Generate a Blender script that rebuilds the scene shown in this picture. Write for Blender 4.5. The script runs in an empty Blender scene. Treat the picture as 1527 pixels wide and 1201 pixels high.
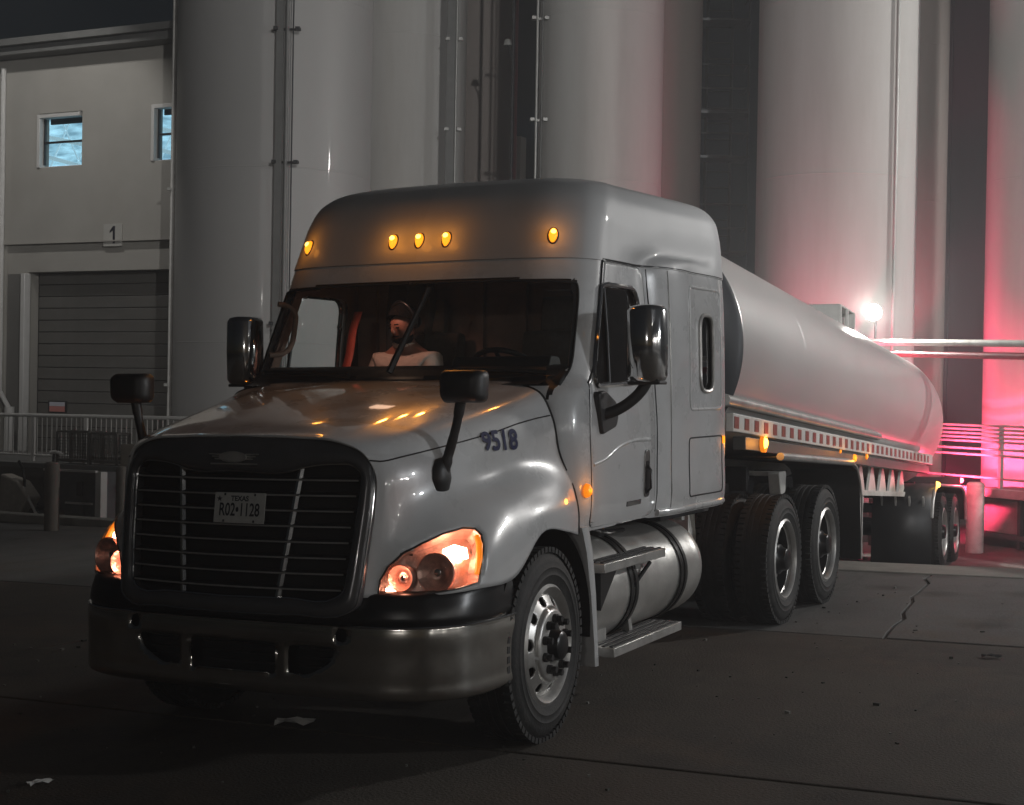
import bpy, bmesh, math, random
import numpy as np
from mathutils import Matrix, Vector

SC = bpy.context.scene
COL = SC.collection
RAD = math.radians

# ------------------------------------------------------------------ camera
# The yard falls about one degree to one side; M carries the truck frame (ground z = 0,
# bumper at y = 0, truck facing -Y) into the level world.
YAW, PITCH, ROLL = RAD(25.6714), RAD(-0.4323), RAD(-0.223)
M = Matrix.Rotation(-RAD(1.22), 4, Vector((-math.sin(YAW), math.cos(YAW), 0)))
_f = Vector((-math.sin(YAW) * math.cos(PITCH), math.cos(YAW) * math.cos(PITCH), math.sin(PITCH)))
_r = Vector((math.cos(YAW), math.sin(YAW), 0))
_u = _r.cross(_f)
_r2 = math.cos(ROLL) * _r + math.sin(ROLL) * _u
_u2 = -math.sin(ROLL) * _r + math.cos(ROLL) * _u
cam_data = bpy.data.cameras.new("camera")
cam_data.sensor_width = 36.0
cam_data.lens = 2304.5 / 1527 * 36
cam_data.clip_start = 0.05
cam_data.clip_end = 2000
cam = bpy.data.objects.new("camera", cam_data)
COL.objects.link(cam)
cam.matrix_world = M @ (Matrix.Translation((4.595, -6.2426, 1.869)) @ Matrix(
    ((_r2.x, _u2.x, -_f.x, 0), (_r2.y, _u2.y, -_f.y, 0), (_r2.z, _u2.z, -_f.z, 0), (0, 0, 0, 1))))
SC.camera = cam

# ------------------------------------------------------------------ night sky, faint moon, exposure
world = bpy.data.worlds.new("World")
SC.world = world
world.use_nodes = True
_nt = world.node_tree
_nt.nodes.clear()
_sky = _nt.nodes.new("ShaderNodeTexSky")
_sky.sky_type = 'NISHITA'
_sky.sun_disc = False
_sky.sun_elevation = RAD(22)
_sky.sun_rotation = RAD(150)
_bg = _nt.nodes.new("ShaderNodeBackground")
_bg.inputs[1].default_value = 0.0011
_out = _nt.nodes.new("ShaderNodeOutputWorld")
_nt.links.new(_sky.outputs[0], _bg.inputs[0])
_nt.links.new(_bg.outputs[0], _out.inputs[0])
_moon = bpy.data.lights.new("moonlight", 'SUN')
_moon.energy = 0.008
_moon.angle = RAD(0.5)
_moon.color = (0.85, 0.92, 1.0)
moon = bpy.data.objects.new("moonlight", _moon)
COL.objects.link(moon)
moon.rotation_euler = (RAD(68), 0, RAD(150))
vs = SC.view_settings
vs.view_transform = 'Standard'
vs.look = 'None'
vs.exposure = 0.0
vs.gamma = 1.0
vs.use_curve_mapping = False
SC.render.engine = 'CYCLES'
SC.cycles.use_denoising = True
SC.cycles.max_bounces = 8
SC.cycles.diffuse_bounces = 3
SC.cycles.glossy_bounces = 4
SC.cycles.transmission_bounces = 6
SC.cycles.transparent_max_bounces = 12
SC.cycles.sample_clamp_indirect = 4.0
SC.cycles.caustics_reflective = False
SC.cycles.caustics_refractive = False

SILO_FILL = ((14.0, -10.0, 9.0), (-5.5, 18.5, 9.0), 11000, (1.0, 0.985, 0.965))  # added fill lamp, its narrow cone evens out the silos and misses the truck
# yard lamps: (head position in the level world, aim, watts, colour)
YARD_KEY = ((11.0, 19.0, 8.5), (0.0, 12.0, 2.0), 3600, (1.0, 0.975, 0.945))
YARD_SIDE = ((16.0, 5.5, 5.0), (0.0, 5.0, 1.5), 1550, (0.93, 0.965, 1.0))
FRONT_FILL = ((9.0, -30.0, 6.0), (1.0, 0.0, 1.2), 1000, (1.0, 0.95, 0.9))  # added weak fill for the truck's front, no known lamp
YARD_WALL = ((-13.6, 11.6, 10.2), (-16.2, 15.5, 2.8), 620, (1.0, 0.98, 0.95))
# ------------------------------------------------------------------ materials
def _n(nt, t, **kw):
    n = nt.nodes.new(t)
    for k, v in kw.items():
        if isinstance(k, str) and hasattr(n, k):
            setattr(n, k, v)
    return n

def mat(name, col=(.5, .5, .5), rough=.5, metal=0., coat=0., var=0., scale=6., bump=0., bscale=40., emit=None, estr=0.,
        streak=None, rvar=0., dirt=None, dirt_amt=0., spec=None):
    """Principled surface whose colour, gloss and relief vary by noise in object space."""
    m = bpy.data.materials.new(name)
    m.use_nodes = True
    nt = m.node_tree
    b = nt.nodes["Principled BSDF"]
    b.inputs["Base Color"].default_value = (*col, 1)
    b.inputs["Roughness"].default_value = rough
    b.inputs["Metallic"].default_value = metal
    b.inputs["Coat Weight"].default_value = coat
    b.inputs["Coat Roughness"].default_value = .04
    if spec is not None:
        b.inputs["Specular IOR Level"].default_value = spec
    if emit:
        b.inputs["Emission Color"].default_value = (*emit, 1)
        b.inputs["Emission Strength"].default_value = estr
    tc = _n(nt, "ShaderNodeTexCoord")
    if var or rvar or dirt:
        mp = _n(nt, "ShaderNodeMapping")
        if streak:
            mp.inputs["Scale"].default_value = streak
        nt.links.new(tc.outputs["Object"], mp.inputs[0])
        no = _n(nt, "ShaderNodeTexNoise")
        no.inputs["Scale"].default_value = scale
        no.inputs["Detail"].default_value = 6
        no.inputs["Roughness"].default_value = .62
        nt.links.new(mp.outputs[0], no.inputs["Vector"])
        if var:
            rp = _n(nt, "ShaderNodeValToRGB")
            rp.color_ramp.elements[0].position = .3
            rp.color_ramp.elements[1].position = .72
            rp.color_ramp.elements[0].color = (*[max(0, c * (1 - var)) for c in col], 1)
            rp.color_ramp.elements[1].color = (*[min(1, c * (1 + var * .6)) for c in col], 1)
            nt.links.new(no.outputs["Fac"], rp.inputs[0])
            src = rp.outputs[0]
            if dirt:
                n2 = _n(nt, "ShaderNodeTexNoise")
                n2.inputs["Scale"].default_value = scale * .37
                n2.inputs["Detail"].default_value = 8
                n2.inputs["Roughness"].default_value = .7
                nt.links.new(mp.outputs[0], n2.inputs["Vector"])
                r2 = _n(nt, "ShaderNodeValToRGB")
                r2.color_ramp.elements[0].position = .47
                r2.color_ramp.elements[1].position = .68
                r2.color_ramp.elements[0].color = (0, 0, 0, 1)
                r2.color_ramp.elements[1].color = (dirt_amt,) * 3 + (1,)
                nt.links.new(n2.outputs["Fac"], r2.inputs[0])
                mx = _n(nt, "ShaderNodeMixRGB")
                mx.inputs[2].default_value = (*dirt, 1)
                nt.links.new(r2.outputs[0], mx.inputs[0])
                nt.links.new(src, mx.inputs[1])
                src = mx.outputs[0]
            nt.links.new(src, b.inputs["Base Color"])
        if rvar:
            mr = _n(nt, "ShaderNodeMapRange")
            mr.inputs[3].default_value = max(0.02, rough - rvar)
            mr.inputs[4].default_value = min(1, rough + rvar)
            nt.links.new(no.outputs["Fac"], mr.inputs[0])
            nt.links.new(mr.outputs[0], b.inputs["Roughness"])
    if bump:
        nb = _n(nt, "ShaderNodeTexNoise")
        nb.inputs["Scale"].default_value = bscale
        nb.inputs["Detail"].default_value = 5
        nt.links.new(tc.outputs["Object"], nb.inputs["Vector"])
        bp = _n(nt, "ShaderNodeBump")
        bp.inputs["Strength"].default_value = bump
        bp.inputs["Distance"].default_value = .02
        nt.links.new(nb.outputs["Fac"], bp.inputs["Height"])
        nt.links.new(bp.outputs[0], b.inputs["Normal"])
    return m

def glass_mat(name, tint=(.8, .85, .85), refl=.12, rough=.0):
    """Thin window glass: clear with a mirror share that grows at grazing angles."""
    m = bpy.data.materials.new(name)
    m.use_nodes = True
    nt = m.node_tree
    nt.nodes.clear()
    o = _n(nt, "ShaderNodeOutputMaterial")
    t = _n(nt, "ShaderNodeBsdfTransparent")
    t.inputs[0].default_value = (*tint, 1)
    g = _n(nt, "ShaderNodeBsdfGlossy")
    g.inputs["Roughness"].default_value = rough
    lw = _n(nt, "ShaderNodeLayerWeight")
    lw.inputs[0].default_value = .5
    pw = _n(nt, "ShaderNodeMath", operation='POWER')
    pw.inputs[1].default_value = 5.0
    ad = _n(nt, "ShaderNodeMath", operation='MULTIPLY_ADD')
    ad.inputs[1].default_value = .9
    ad.inputs[2].default_value = refl
    nt.links.new(lw.outputs["Facing"], pw.inputs[0])
    nt.links.new(pw.outputs[0], ad.inputs[0])
    mx = _n(nt, "ShaderNodeMixShader")
    nt.links.new(ad.outputs[0], mx.inputs[0])
    nt.links.new(t.outputs[0], mx.inputs[1])
    nt.links.new(g.outputs[0], mx.inputs[2])
    nt.links.new(mx.outputs[0], o.inputs[0])
    return m

def glow(name, col, s):
    return mat(name, (.02, .02, .02), .4, emit=col, estr=s)

MT = dict(
    paint=mat("truck_paint", (.62, .625, .63), .28, coat=1.0, var=.05, scale=3, rvar=.05, dirt=(.36, .345, .32), dirt_amt=.35),
    rooftone=mat("roof_tone", (.50, .505, .51), .5, coat=.18, var=.05, scale=3),  # darker, duller copy of the cab paint
    grey=mat("grille_plastic", (.10, .10, .105), .22, .35, coat=.6, var=.1, scale=8),
    black=mat("black_plastic", (.02, .02, .021), .45, var=.2, scale=14, rvar=.1),
    satin=mat("satin_black", (.012, .012, .013), .3, var=.2, scale=10),
    dark=mat("dark_frame", (.018, .018, .02), .6, var=.4, scale=9, bump=.2),
    void=mat("dark_mesh", (.008, .008, .009), .8, var=.2),
    chrome=mat("chrome", (.78, .78, .78), .1, 1., rvar=.05, var=.05),
    bumper=mat("bumper_steel", (.66, .64, .60), .17, 1., var=.12, scale=5, rvar=.08, dirt=(.16, .14, .12), dirt_amt=.35),
    alu=mat("aluminium", (.60, .59, .57), .36, .65, var=.14, scale=9, rvar=.1, dirt=(.3, .29, .27), dirt_amt=.5),
    tank=mat("tank_skin", (.82, .815, .80), .30, .62, var=.06, scale=1.1, streak=(1, .5, 1.2), rvar=.03, dirt=(.64, .635, .61), dirt_amt=.25),
    fuel=mat("fuel_tank_skin", (.74, .73, .70), .32, .75, var=.12, scale=6, rvar=.1, bump=.12, bscale=9),
    head=mat("tank_head", (.07, .073, .08), .5, .2, var=.15, scale=4),  # shade on the tank's front end is put into this dark colour
    rubber=mat("tyre_rubber", (.018, .018, .018), .72, var=.35, scale=16, bump=.15, bscale=60, dirt=(.05, .047, .044), dirt_amt=.6),
    glass=glass_mat("window_glass", (.92, .95, .94), .05),
    dglass=glass_mat("tinted_glass", (.25, .27, .28), .07),
    lens=glass_mat("lamp_lens", (.95, .92, .9), .05),
    amber=glow("amber_lamp", (1.0, .27, .01), 2.2),
    amber_hot=glow("amber_core", (1.0, .50, .07), 7),
    amber_off=mat("amber_lens", (.55, .16, .02), .25, coat=.5, var=.1),
    amber_lit=mat("amber_lens_lit", (.5, .14, .02), .3, emit=(1.0, .26, .01), estr=.9),
    red_glow=glow("red_lamp", (1.0, .05, .10), 25),
    tape_w=mat("white_tape", (.56, .53, .5), .35, var=.1, scale=20),
    tape_r=mat("red_tape", (.30, .085, .07), .35, var=.2, scale=20),
    white=mat("white_paint", (.72, .71, .68), .45, var=.1, scale=6, dirt=(.35, .33, .3), dirt_amt=.5),
    redmetal=mat("red_paint_and_glow", (.40, .02, .045), .45, var=.25, scale=7),  # own red of hoses; on frame rails and pipe, red light put into colour
    navy=mat("navy_lettering", (.012, .016, .075), .6, var=.1, spec=.2),
    ink=mat("plate_ink", (.015, .016, .025), .5, var=.1),
    plate=mat("plate_white", (.5, .5, .48), .4, var=.12, scale=30),
    trim=mat("cab_lining", (.22, .14, .105), .75, var=.15, scale=8, bump=.1),
    dash=mat("dashboard", (.013, .013, .014), .55, var=.2, scale=10),
    seat=mat("seat_cloth", (.085, .07, .055), .85, var=.25, scale=30, bump=.3, bscale=200),
    belt=mat("belt_webbing", (.40, .06, .03), .7, var=.15, scale=40),
)

# ------------------------------------------------------------------ objects
def link(o, parent=None):
    COL.objects.link(o)
    if parent is not None:
        o.parent = parent
    return o

def thing(name, label, cat, mw=None, group=None, kind=None):
    o = bpy.data.objects.new(name, None)
    o.empty_display_size = .3
    link(o)
    if mw is not None:
        o.matrix_world = mw
    tag(o, label, cat, group, kind)
    return o

def tag(o, label=None, cat=None, group=None, kind=None):
    for k, v in (("label", label), ("category", cat), ("group", group), ("kind", kind)):
        if v:
            o[k] = v
    return o

class G:
    """A bag of faces that becomes one mesh."""
    def __init__(s):
        s.v, s.f, s.m = [], [], []

    def add(s, vs, fs, mi=0):
        k = len(s.v)
        s.v.extend([tuple(map(float, p)) for p in vs])
        s.f.extend([tuple(int(i) + k for i in f) for f in fs])
        s.m.extend([mi] * len(fs))
        return s

    def box(s, c, d, mi=0, rot=None):
        c = Vector(c)
        vs = []
        for x in (-.5, .5):
            for y in (-.5, .5):
                for z in (-.5, .5):
                    p = Vector((x * d[0], y * d[1], z * d[2]))
                    if rot is not None:
                        p = rot @ p
                    vs.append(c + p)
        return s.add(vs, [(0, 1, 3, 2), (4, 6, 7, 5), (0, 4, 5, 1), (2, 3, 7, 6), (0, 2, 6, 4), (1, 5, 7, 3)], mi)

    def cyl(s, a, b, r, n=20, mi=0, r2=None, caps=True):
        a, b = Vector(a), Vector(b)
        d = (b - a).normalized()
        u = d.orthogonal().normalized()
        w = d.cross(u)
        r2 = r if r2 is None else r2
        vs = []
        for p, q in ((a, r), (b, r2)):
            for i in range(n):
                t = 2 * math.pi * i / n
                vs.append(p + q * (math.cos(t) * u + math.sin(t) * w))
        fs = [(i, (i + 1) % n, n + (i + 1) % n, n + i) for i in range(n)]
        if caps:
            fs += [tuple(range(n - 1, -1, -1)), tuple(range(n, 2 * n))]
        return s.add(vs, fs, mi)

    def tube(s, pts, r, n=8, mi=0, closed=False, flat=None):
        pts = [Vector(p) for p in pts]
        m = len(pts)
        vs = []
        u = None
        for i, p in enumerate(pts):
            a = pts[(i - 1) % m] if (closed or i) else p
            b = pts[(i + 1) % m] if (closed or i < m - 1) else p
            d = (b - a).normalized()
            if u is None:
                u = d.orthogonal().normalized()
            u = (u - d * u.dot(d)).normalized()
            w = d.cross(u)
            rr = r[i] if isinstance(r, (list, tuple)) else r
            for j in range(n):
                t = 2 * math.pi * j / n
                vs.append(p + rr * (math.cos(t) * u + math.sin(t) * w))
        fs = []
        for i in range(m if closed else m - 1):
            for j in range(n):
                fs.append((i * n + j, i * n + (j + 1) % n, ((i + 1) % m) * n + (j + 1) % n, ((i + 1) % m) * n + j))
        if not closed:
            fs += [tuple(range(n - 1, -1, -1)), tuple(range((m - 1) * n, m * n))]
        return s.add(vs, fs, mi)

    def lathe(s, prof, axis=0, n=48, c=(0, 0, 0), mi=0, close=False):
        """prof: (radius, distance along axis)."""
        vs = []
        e = [(1, 2), (2, 0), (0, 1)][axis]
        for (r, h) in prof:
            for i in range(n):
                t = 2 * math.pi * i / n
                p = [0, 0, 0]
                p[axis] = h
                p[e[0]] = r * math.cos(t)
                p[e[1]] = r * math.sin(t)
                vs.append(Vector(p) + Vector(c))
        k = len(prof)
        fs = []
        for i in range(k if close else k - 1):
            for j in range(n):
                fs.append((i * n + j, i * n + (j + 1) % n, ((i + 1) % k) * n + (j + 1) % n, ((i + 1) % k) * n + j))
        return s.add(vs, fs, mi)

    def prism(s, poly, fn, mi=0):
        """poly: 2-D outline; fn(u, v, side) -> 3-D point for side 0 and 1."""
        n = len(poly)
        vs = [fn(u, v, 0) for u, v in poly] + [fn(u, v, 1) for u, v in poly]
        fs = [tuple(range(n - 1, -1, -1)), tuple(range(n, 2 * n))] + [(i, (i + 1) % n, n + (i + 1) % n, n + i) for i in range(n)]
        return s.add(vs, fs, mi)

    def mesh(s, name, mats):
        me = bpy.data.meshes.new(name)
        me.from_pydata(s.v, [], s.f)
        for m in mats:
            me.materials.append(m)
        if len(mats) > 1:
            me.polygons.foreach_set("material_index", s.m)
        return me

    def obj(s, name, mats, parent=None, smooth=35, bevel=0., solid=0., fix=True, weld=True):
        if not isinstance(mats, (list, tuple)):
            mats = [mats]
        me = s.mesh(name, mats)
        if fix or weld:
            bm = bmesh.new()
            bm.from_mesh(me)
            if weld:
                bmesh.ops.remove_doubles(bm, verts=bm.verts, dist=1e-4)
            if fix:
                bmesh.ops.recalc_face_normals(bm, faces=bm.faces)
            bm.to_mesh(me)
            bm.free()
        if smooth:
            me.polygons.foreach_set("use_smooth", [True] * len(me.polygons))
            me.set_sharp_from_angle(angle=RAD(smooth))
        o = bpy.data.objects.new(name, me)
        link(o, parent)
        if bevel:
            b = o.modifiers.new("bevel", 'BEVEL')
            b.width = bevel
            b.segments = 2
            b.limit_method = 'ANGLE'
        if solid:
            b = o.modifiers.new("solid", 'SOLIDIFY')
            b.thickness = solid
            b.offset = -1
        return o

def copy_tree(o, parent=None):
    c = o.copy()
    COL.objects.link(c)
    if parent is not None:
        c.parent = parent
    for ch in list(o.children):
        copy_tree(ch, c)
    return c

def lamp(name, kind, loc, watts, col, parent=None, radius=.03, aim=None, spot=None, blend=.5, size=None, spread=95):
    d = bpy.data.lights.new(name, kind)
    d.energy = watts
    d.color = col
    if kind in ('POINT', 'SPOT'):
        d.shadow_soft_size = radius
    if kind == 'SPOT':
        d.spot_size = RAD(spot)
        d.spot_blend = blend
    if kind == 'AREA':
        d.shape = 'RECTANGLE'
        d.size, d.size_y = size
        d.spread = RAD(spread)
    o = bpy.data.objects.new(name, d)
    link(o, parent)
    o.location = loc
    if aim is not None:
        o.rotation_euler = (Vector(aim) - Vector(loc)).to_track_quat('-Z', 'Y').to_euler()
    return o

def text_mesh(s, size, bold=0., space=1.0):
    """Flat glyph outlines of a line of text as (verts2d, faces), centred."""
    cu = bpy.data.curves.new("letters", 'FONT')
    cu.body = s
    cu.size = size
    cu.offset = bold
    cu.space_character = space
    cu.align_x = 'CENTER'
    cu.align_y = 'CENTER'
    cu.resolution_u = 4
    o = bpy.data.objects.new("letters", cu)
    COL.objects.link(o)
    dg = bpy.context.evaluated_depsgraph_get()
    dg.update()
    me = bpy.data.meshes.new_from_object(o.evaluated_get(dg))
    v = [tuple(p.co) for p in me.vertices]
    f = [tuple(p.vertices) for p in me.polygons]
    bpy.data.objects.remove(o)
    return v, f

# ------------------------------------------------------------------ smooth sheets from a net of control points
def _cr(P, k):
    """Smooth curve through rows of P (n, m, 3) along axis 0, k steps per span."""
    n = len(P)
    d = np.linalg.norm(np.diff(P, axis=0), axis=2, keepdims=True) + 1e-6
    s = np.diff(P, axis=0) / d
    t = np.empty_like(P)
    t[0], t[-1] = s[0], s[-1]
    t[1:-1] = (s[:-1] * d[1:] + s[1:] * d[:-1]) / (d[1:] + d[:-1])
    out = []
    for i in range(n - 1):
        for j in range(k):
            u = j / k
            h = (2 * u**3 - 3 * u**2 + 1, u**3 - 2 * u**2 + u, -2 * u**3 + 3 * u**2, u**3 - u**2)
            out.append(h[0] * P[i] + h[1] * d[i] * t[i] + h[2] * P[i + 1] + h[3] * d[i] * t[i + 1])
    out.append(P[-1])
    return np.array(out)

def refine(net, kr, kc):
    A = np.array(net, float)
    A = _cr(np.swapaxes(A, 0, 1), kc)
    return _cr(np.swapaxes(A, 0, 1), kr)

def inside(poly, q):
    """Point-in-polygon for an (N, 2) array."""
    x, y = q[..., 0], q[..., 1]
    r = np.zeros(x.shape, bool)
    n = len(poly)
    for i in range(n):
        x0, y0 = poly[i]
        x1, y1 = poly[(i + 1) % n]
        c = ((y0 > y) != (y1 > y)) & (x < (x1 - x0) * (y - y0) / (y1 - y0 + 1e-12) + x0)
        r ^= c
    return r

def rounded(poly, r, n=4):
    """Round the corners of a 2-D outline."""
    out = []
    m = len(poly)
    for i in range(m):
        p, a, b = (np.array(poly[j % m], float) for j in (i, i - 1, i + 1))
        la, lb = np.linalg.norm(a - p), np.linalg.norm(b - p)
        q = min(r, la * .45, lb * .45)
        s, e = p + (a - p) / la * q, p + (b - p) / lb * q
        for j in range(n + 1):
            t = j / n
            out.append(tuple((1 - t)**2 * s + 2 * t * (1 - t) * p + t * t * e))
    return out

class Sheet:
    """Fine grid with a 2-D chart Q used to cut outlines and to set details on it."""
    def __init__(s, F, Q=None):
        s.F = F
        s.nr, s.nc = F.shape[:2]
        s.dr = np.gradient(F, axis=0)
        s.dc = np.gradient(F, axis=1)
        nn = np.cross(s.dc, s.dr)
        s.N = nn / (np.linalg.norm(nn, axis=2, keepdims=True) + 1e-9)
        s.removed = np.zeros((s.nr - 1, s.nc - 1), bool)
        s.valid = np.ones((s.nr, s.nc), bool)
        s.Q = Q

    def chart(s, Q, valid=None):
        s.Q = Q
        s.qr = np.gradient(Q, axis=0)
        s.qc = np.gradient(Q, axis=1)
        s.valid = np.ones((s.nr, s.nc), bool) if valid is None else valid
        return s

    def _move(s, i, j, dq):
        a = np.array([s.qr[i, j], s.qc[i, j]]).T
        try:
            k = np.linalg.solve(a, dq)
        except np.linalg.LinAlgError:
            return s.F[i, j]
        k = np.clip(k, -1.5, 1.5)
        return s.F[i, j] + k[0] * s.dr[i, j] + k[1] * s.dc[i, j]

    def lift(s, q, off=0.):
        q = np.array(q, float)
        d = ((s.Q - q)**2).sum(2)
        d[~s.valid] = 1e9
        i, j = np.unravel_index(d.argmin(), d.shape)
        return Vector(s._move(i, j, q - s.Q[i, j]) + off * s.N[i, j])

    def normal(s, q):
        d = ((s.Q - np.array(q))**2).sum(2)
        d[~s.valid] = 1e9
        return Vector(s.N[np.unravel_index(d.argmin(), d.shape)])

    def cut(s, poly):
        """Remove the faces inside the outline (edge vertices are drawn onto it); returns their mask."""
        P = np.array(poly, float)
        F2, Q2 = s.F.copy(), s.Q.copy()
        n = len(P)
        A, B = P, np.roll(P, -1, axis=0)
        cell = .55 * np.maximum(np.abs(s.qr).max(2), np.abs(s.qc).max(2))
        lo, hi = P.min(0) - cell.max() * 2, P.max(0) + cell.max() * 2
        near = s.valid & (s.Q[..., 0] > lo[0]) & (s.Q[..., 0] < hi[0]) & (s.Q[..., 1] > lo[1]) & (s.Q[..., 1] < hi[1])
        for i, j in zip(*np.nonzero(near)):
            q = s.Q[i, j]
            t = np.clip(((q - A) * (B - A)).sum(1) / (((B - A)**2).sum(1) + 1e-12), 0, 1)
            c = A + t[:, None] * (B - A)
            d = np.linalg.norm(c - q, axis=1)
            k = d.argmin()
            if d[k] < cell[i, j]:
                F2[i, j] = s._move(i, j, c[k] - q)
                Q2[i, j] = c[k]
        s.F, s.Q = F2, Q2
        qc = (Q2[:-1, :-1] + Q2[1:, :-1] + Q2[1:, 1:] + Q2[:-1, 1:]) / 4
        ok = s.valid[:-1, :-1] & s.valid[1:, 1:]
        mask = inside(P, qc) & ok & ~s.removed
        s.removed |= mask
        return mask

    def emit(s, g, mask=None, off=0., both=0, mi=0):
        """Add the kept faces (or those of mask) to g, mirrored to the other side as well."""
        keep = ~s.removed if mask is None else mask
        F = s.F + off * s.N
        idx = -np.ones((s.nr, s.nc), int)
        ii, jj = np.nonzero(keep)
        used = np.zeros((s.nr, s.nc), bool)
        for a, b in ((0, 0), (1, 0), (1, 1), (0, 1)):
            used[ii + a, jj + b] = True
        idx[used] = np.arange(used.sum())
        V = F[used]
        fs = np.stack([idx[ii, jj], idx[ii, jj + 1], idx[ii + 1, jj + 1], idx[ii + 1, jj]], 1)
        if both >= 0:
            g.add(V, fs, mi)
        if both <= 0:
            W = V.copy()
            W[:, 0] *= -1
            g.add(W, fs[:, ::-1], mi)
        return g

def mirror_pts(p):
    return [Vector((-q[0], q[1], q[2])) for q in p]

def smooth_path(pts, k=6):
    return [Vector(p) for p in _cr(np.array(pts, float)[:, None, :], k)[:, 0]]

def closed_dense(poly, step):
    out = []
    n = len(poly)
    for i in range(n):
        a, b = np.array(poly[i], float), np.array(poly[(i + 1) % n], float)
        m = max(1, int(np.linalg.norm(b - a) / step))
        out += [tuple(a + (b - a) * j / m) for j in range(m)]
    return out
# ------------------------------------------------------------------ ground
def drop(x, y):
    t = min(1, max(0, (y - 10.4) / 3.6))
    s = min(1, max(0, (x + 9) / 3.5))
    return -.50 * t * (s * s * (3 - 2 * s))

MT['asphalt'] = mat("yard_asphalt", (.080, .066, .051), .82, var=.3, scale=1.3, bump=.35, bscale=55, rvar=.12, dirt=(.030, .026, .022), dirt_amt=.75)
MT['concrete'] = mat("yard_concrete", (.15, .148, .142), .8, var=.26, scale=1.1, bump=.35, bscale=40, rvar=.12, dirt=(.075, .072, .068), dirt_amt=.8)
MT['apron'] = mat("apron_concrete", (.33, .32, .29), .8, var=.22, scale=2.2, bump=.3, bscale=40, dirt=(.2, .19, .17), dirt_amt=.6)
for _nm in ('asphalt', 'concrete'):   # oil drips and worn, browned patches of their own shape
    nt = MT[_nm].node_tree
    bs = nt.nodes["Principled BSDF"]
    src = bs.inputs["Base Color"].links[0].from_socket
    tc = nt.nodes.new("ShaderNodeTexCoord")
    for kind, sc, lo, hi, c, amt in (("v", 1.15, .0, .26, (.012, .011, .010), .8), ("n", .55, .52, .70, (.12, .078, .048), .7), ("w", 3.1, .55, .75, (.02, .019, .018), .6)):
        if kind == "v":
            nn = nt.nodes.new("ShaderNodeTexNoise"); nn.inputs["Scale"].default_value = 5; nn.inputs["Detail"].default_value = 4
            ad = nt.nodes.new("ShaderNodeMixRGB"); ad.inputs[0].default_value = .16
            nt.links.new(tc.outputs["Object"], nn.inputs["Vector"]); nt.links.new(tc.outputs["Object"], ad.inputs[1]); nt.links.new(nn.outputs["Color"], ad.inputs[2])
            tx = nt.nodes.new("ShaderNodeTexVoronoi"); tx.inputs["Scale"].default_value = sc; nt.links.new(ad.outputs[0], tx.inputs["Vector"]); fac = tx.outputs["Distance"]
            ramp = ((lo, 1), (hi, 0))
        else:
            tx = nt.nodes.new("ShaderNodeTexNoise"); tx.inputs["Scale"].default_value = sc; tx.inputs["Detail"].default_value = 9; tx.inputs["Roughness"].default_value = .72
            mp = nt.nodes.new("ShaderNodeMapping"); mp.inputs["Scale"].default_value = (1, 1, 1) if kind == "n" else (1, .16, 1)
            nt.links.new(tc.outputs["Object"], mp.inputs[0]); nt.links.new(mp.outputs[0], tx.inputs["Vector"]); fac = tx.outputs["Fac"]
            ramp = ((lo, 0), (hi, 1))
        rp = nt.nodes.new("ShaderNodeValToRGB")
        for e, (p_, q_) in zip(rp.color_ramp.elements, ramp):
            e.position = p_; e.color = (q_ * amt,) * 3 + (1,)
        mx = nt.nodes.new("ShaderNodeMixRGB"); mx.inputs[2].default_value = (*c, 1)
        nt.links.new(fac, rp.inputs[0]); nt.links.new(rp.outputs[0], mx.inputs[0]); nt.links.new(src, mx.inputs[1])
        src = mx.outputs[0]
    nt.links.new(src, bs.inputs["Base Color"])
g = G()
xs = list(np.linspace(-16, 24, 41))
xs = [-300, -120, -50, -25] + xs + [35, 60, 130, 300]
ys = [-200, -80, -30] + list(np.linspace(-14, 9, 24)) + list(np.linspace(9.6, 16, 25)) + [18, 22, 28, 40, 80, 200, 400]
g.add([(x, y, drop(x, y) - .02) for y in ys for x in xs], [(i * len(xs) + j, i * len(xs) + j + 1, (i + 1) * len(xs) + j + 1, (i + 1) * len(xs) + j) for i in range(len(ys) - 1) for j in range(len(xs) - 1)])
ground = g.obj("ground", MT['concrete'], None, smooth=30, fix=False)
ground.matrix_world = M
tag(ground, kind="structure")

def slab(poly, m, top=0.):
    g = G()
    g.prism(poly, lambda u, v, k: (u, v, (-.019, top)[k]))
    return g.obj("slab", m, ground, smooth=0, bevel=.012)
rnd = random.Random(11)
crack = []
for k in range(13):
    t = k / 12
    crack.append((2.085 - .42 * t + (rnd.uniform(-.05, .05) if 0 < k < 12 else 0), 5.415 + 4.17 * t))
gap = .014
for (y0, y1) in ((-12, -7.6), (-7.6, -3.35), (-3.35, .95), (.95, 5.40)):
    for x0, x1 in ((-9.6, -3.4), (-3.4, 14)):
        slab([(x0 + gap, y0 + gap), (x1 - gap, y0 + gap), (x1 - gap, y1 - gap), (x0 + gap, y1 - gap)], MT['asphalt'])
slab([(-9.6, 5.4 + gap)] + [(x - .012, y + (gap if k == 0 else (-gap if k == 12 else 0))) for k, (x, y) in enumerate(crack)] + [(-9.6, 9.6 - gap)], MT['concrete'], -.002)
slab([(14, 9.6 - gap)] + [(x + .012, y + (gap if k == 0 else (-gap if k == 12 else 0))) for k, (x, y) in reversed(list(enumerate(crack)))] + [(14, 5.4 + gap)], MT['concrete'], .004)
slab([(-5.0, 9.6 + gap), (14, 9.6 + gap), (14, 10.42), (-5.0, 10.42)], MT['apron'], .012)

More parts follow.
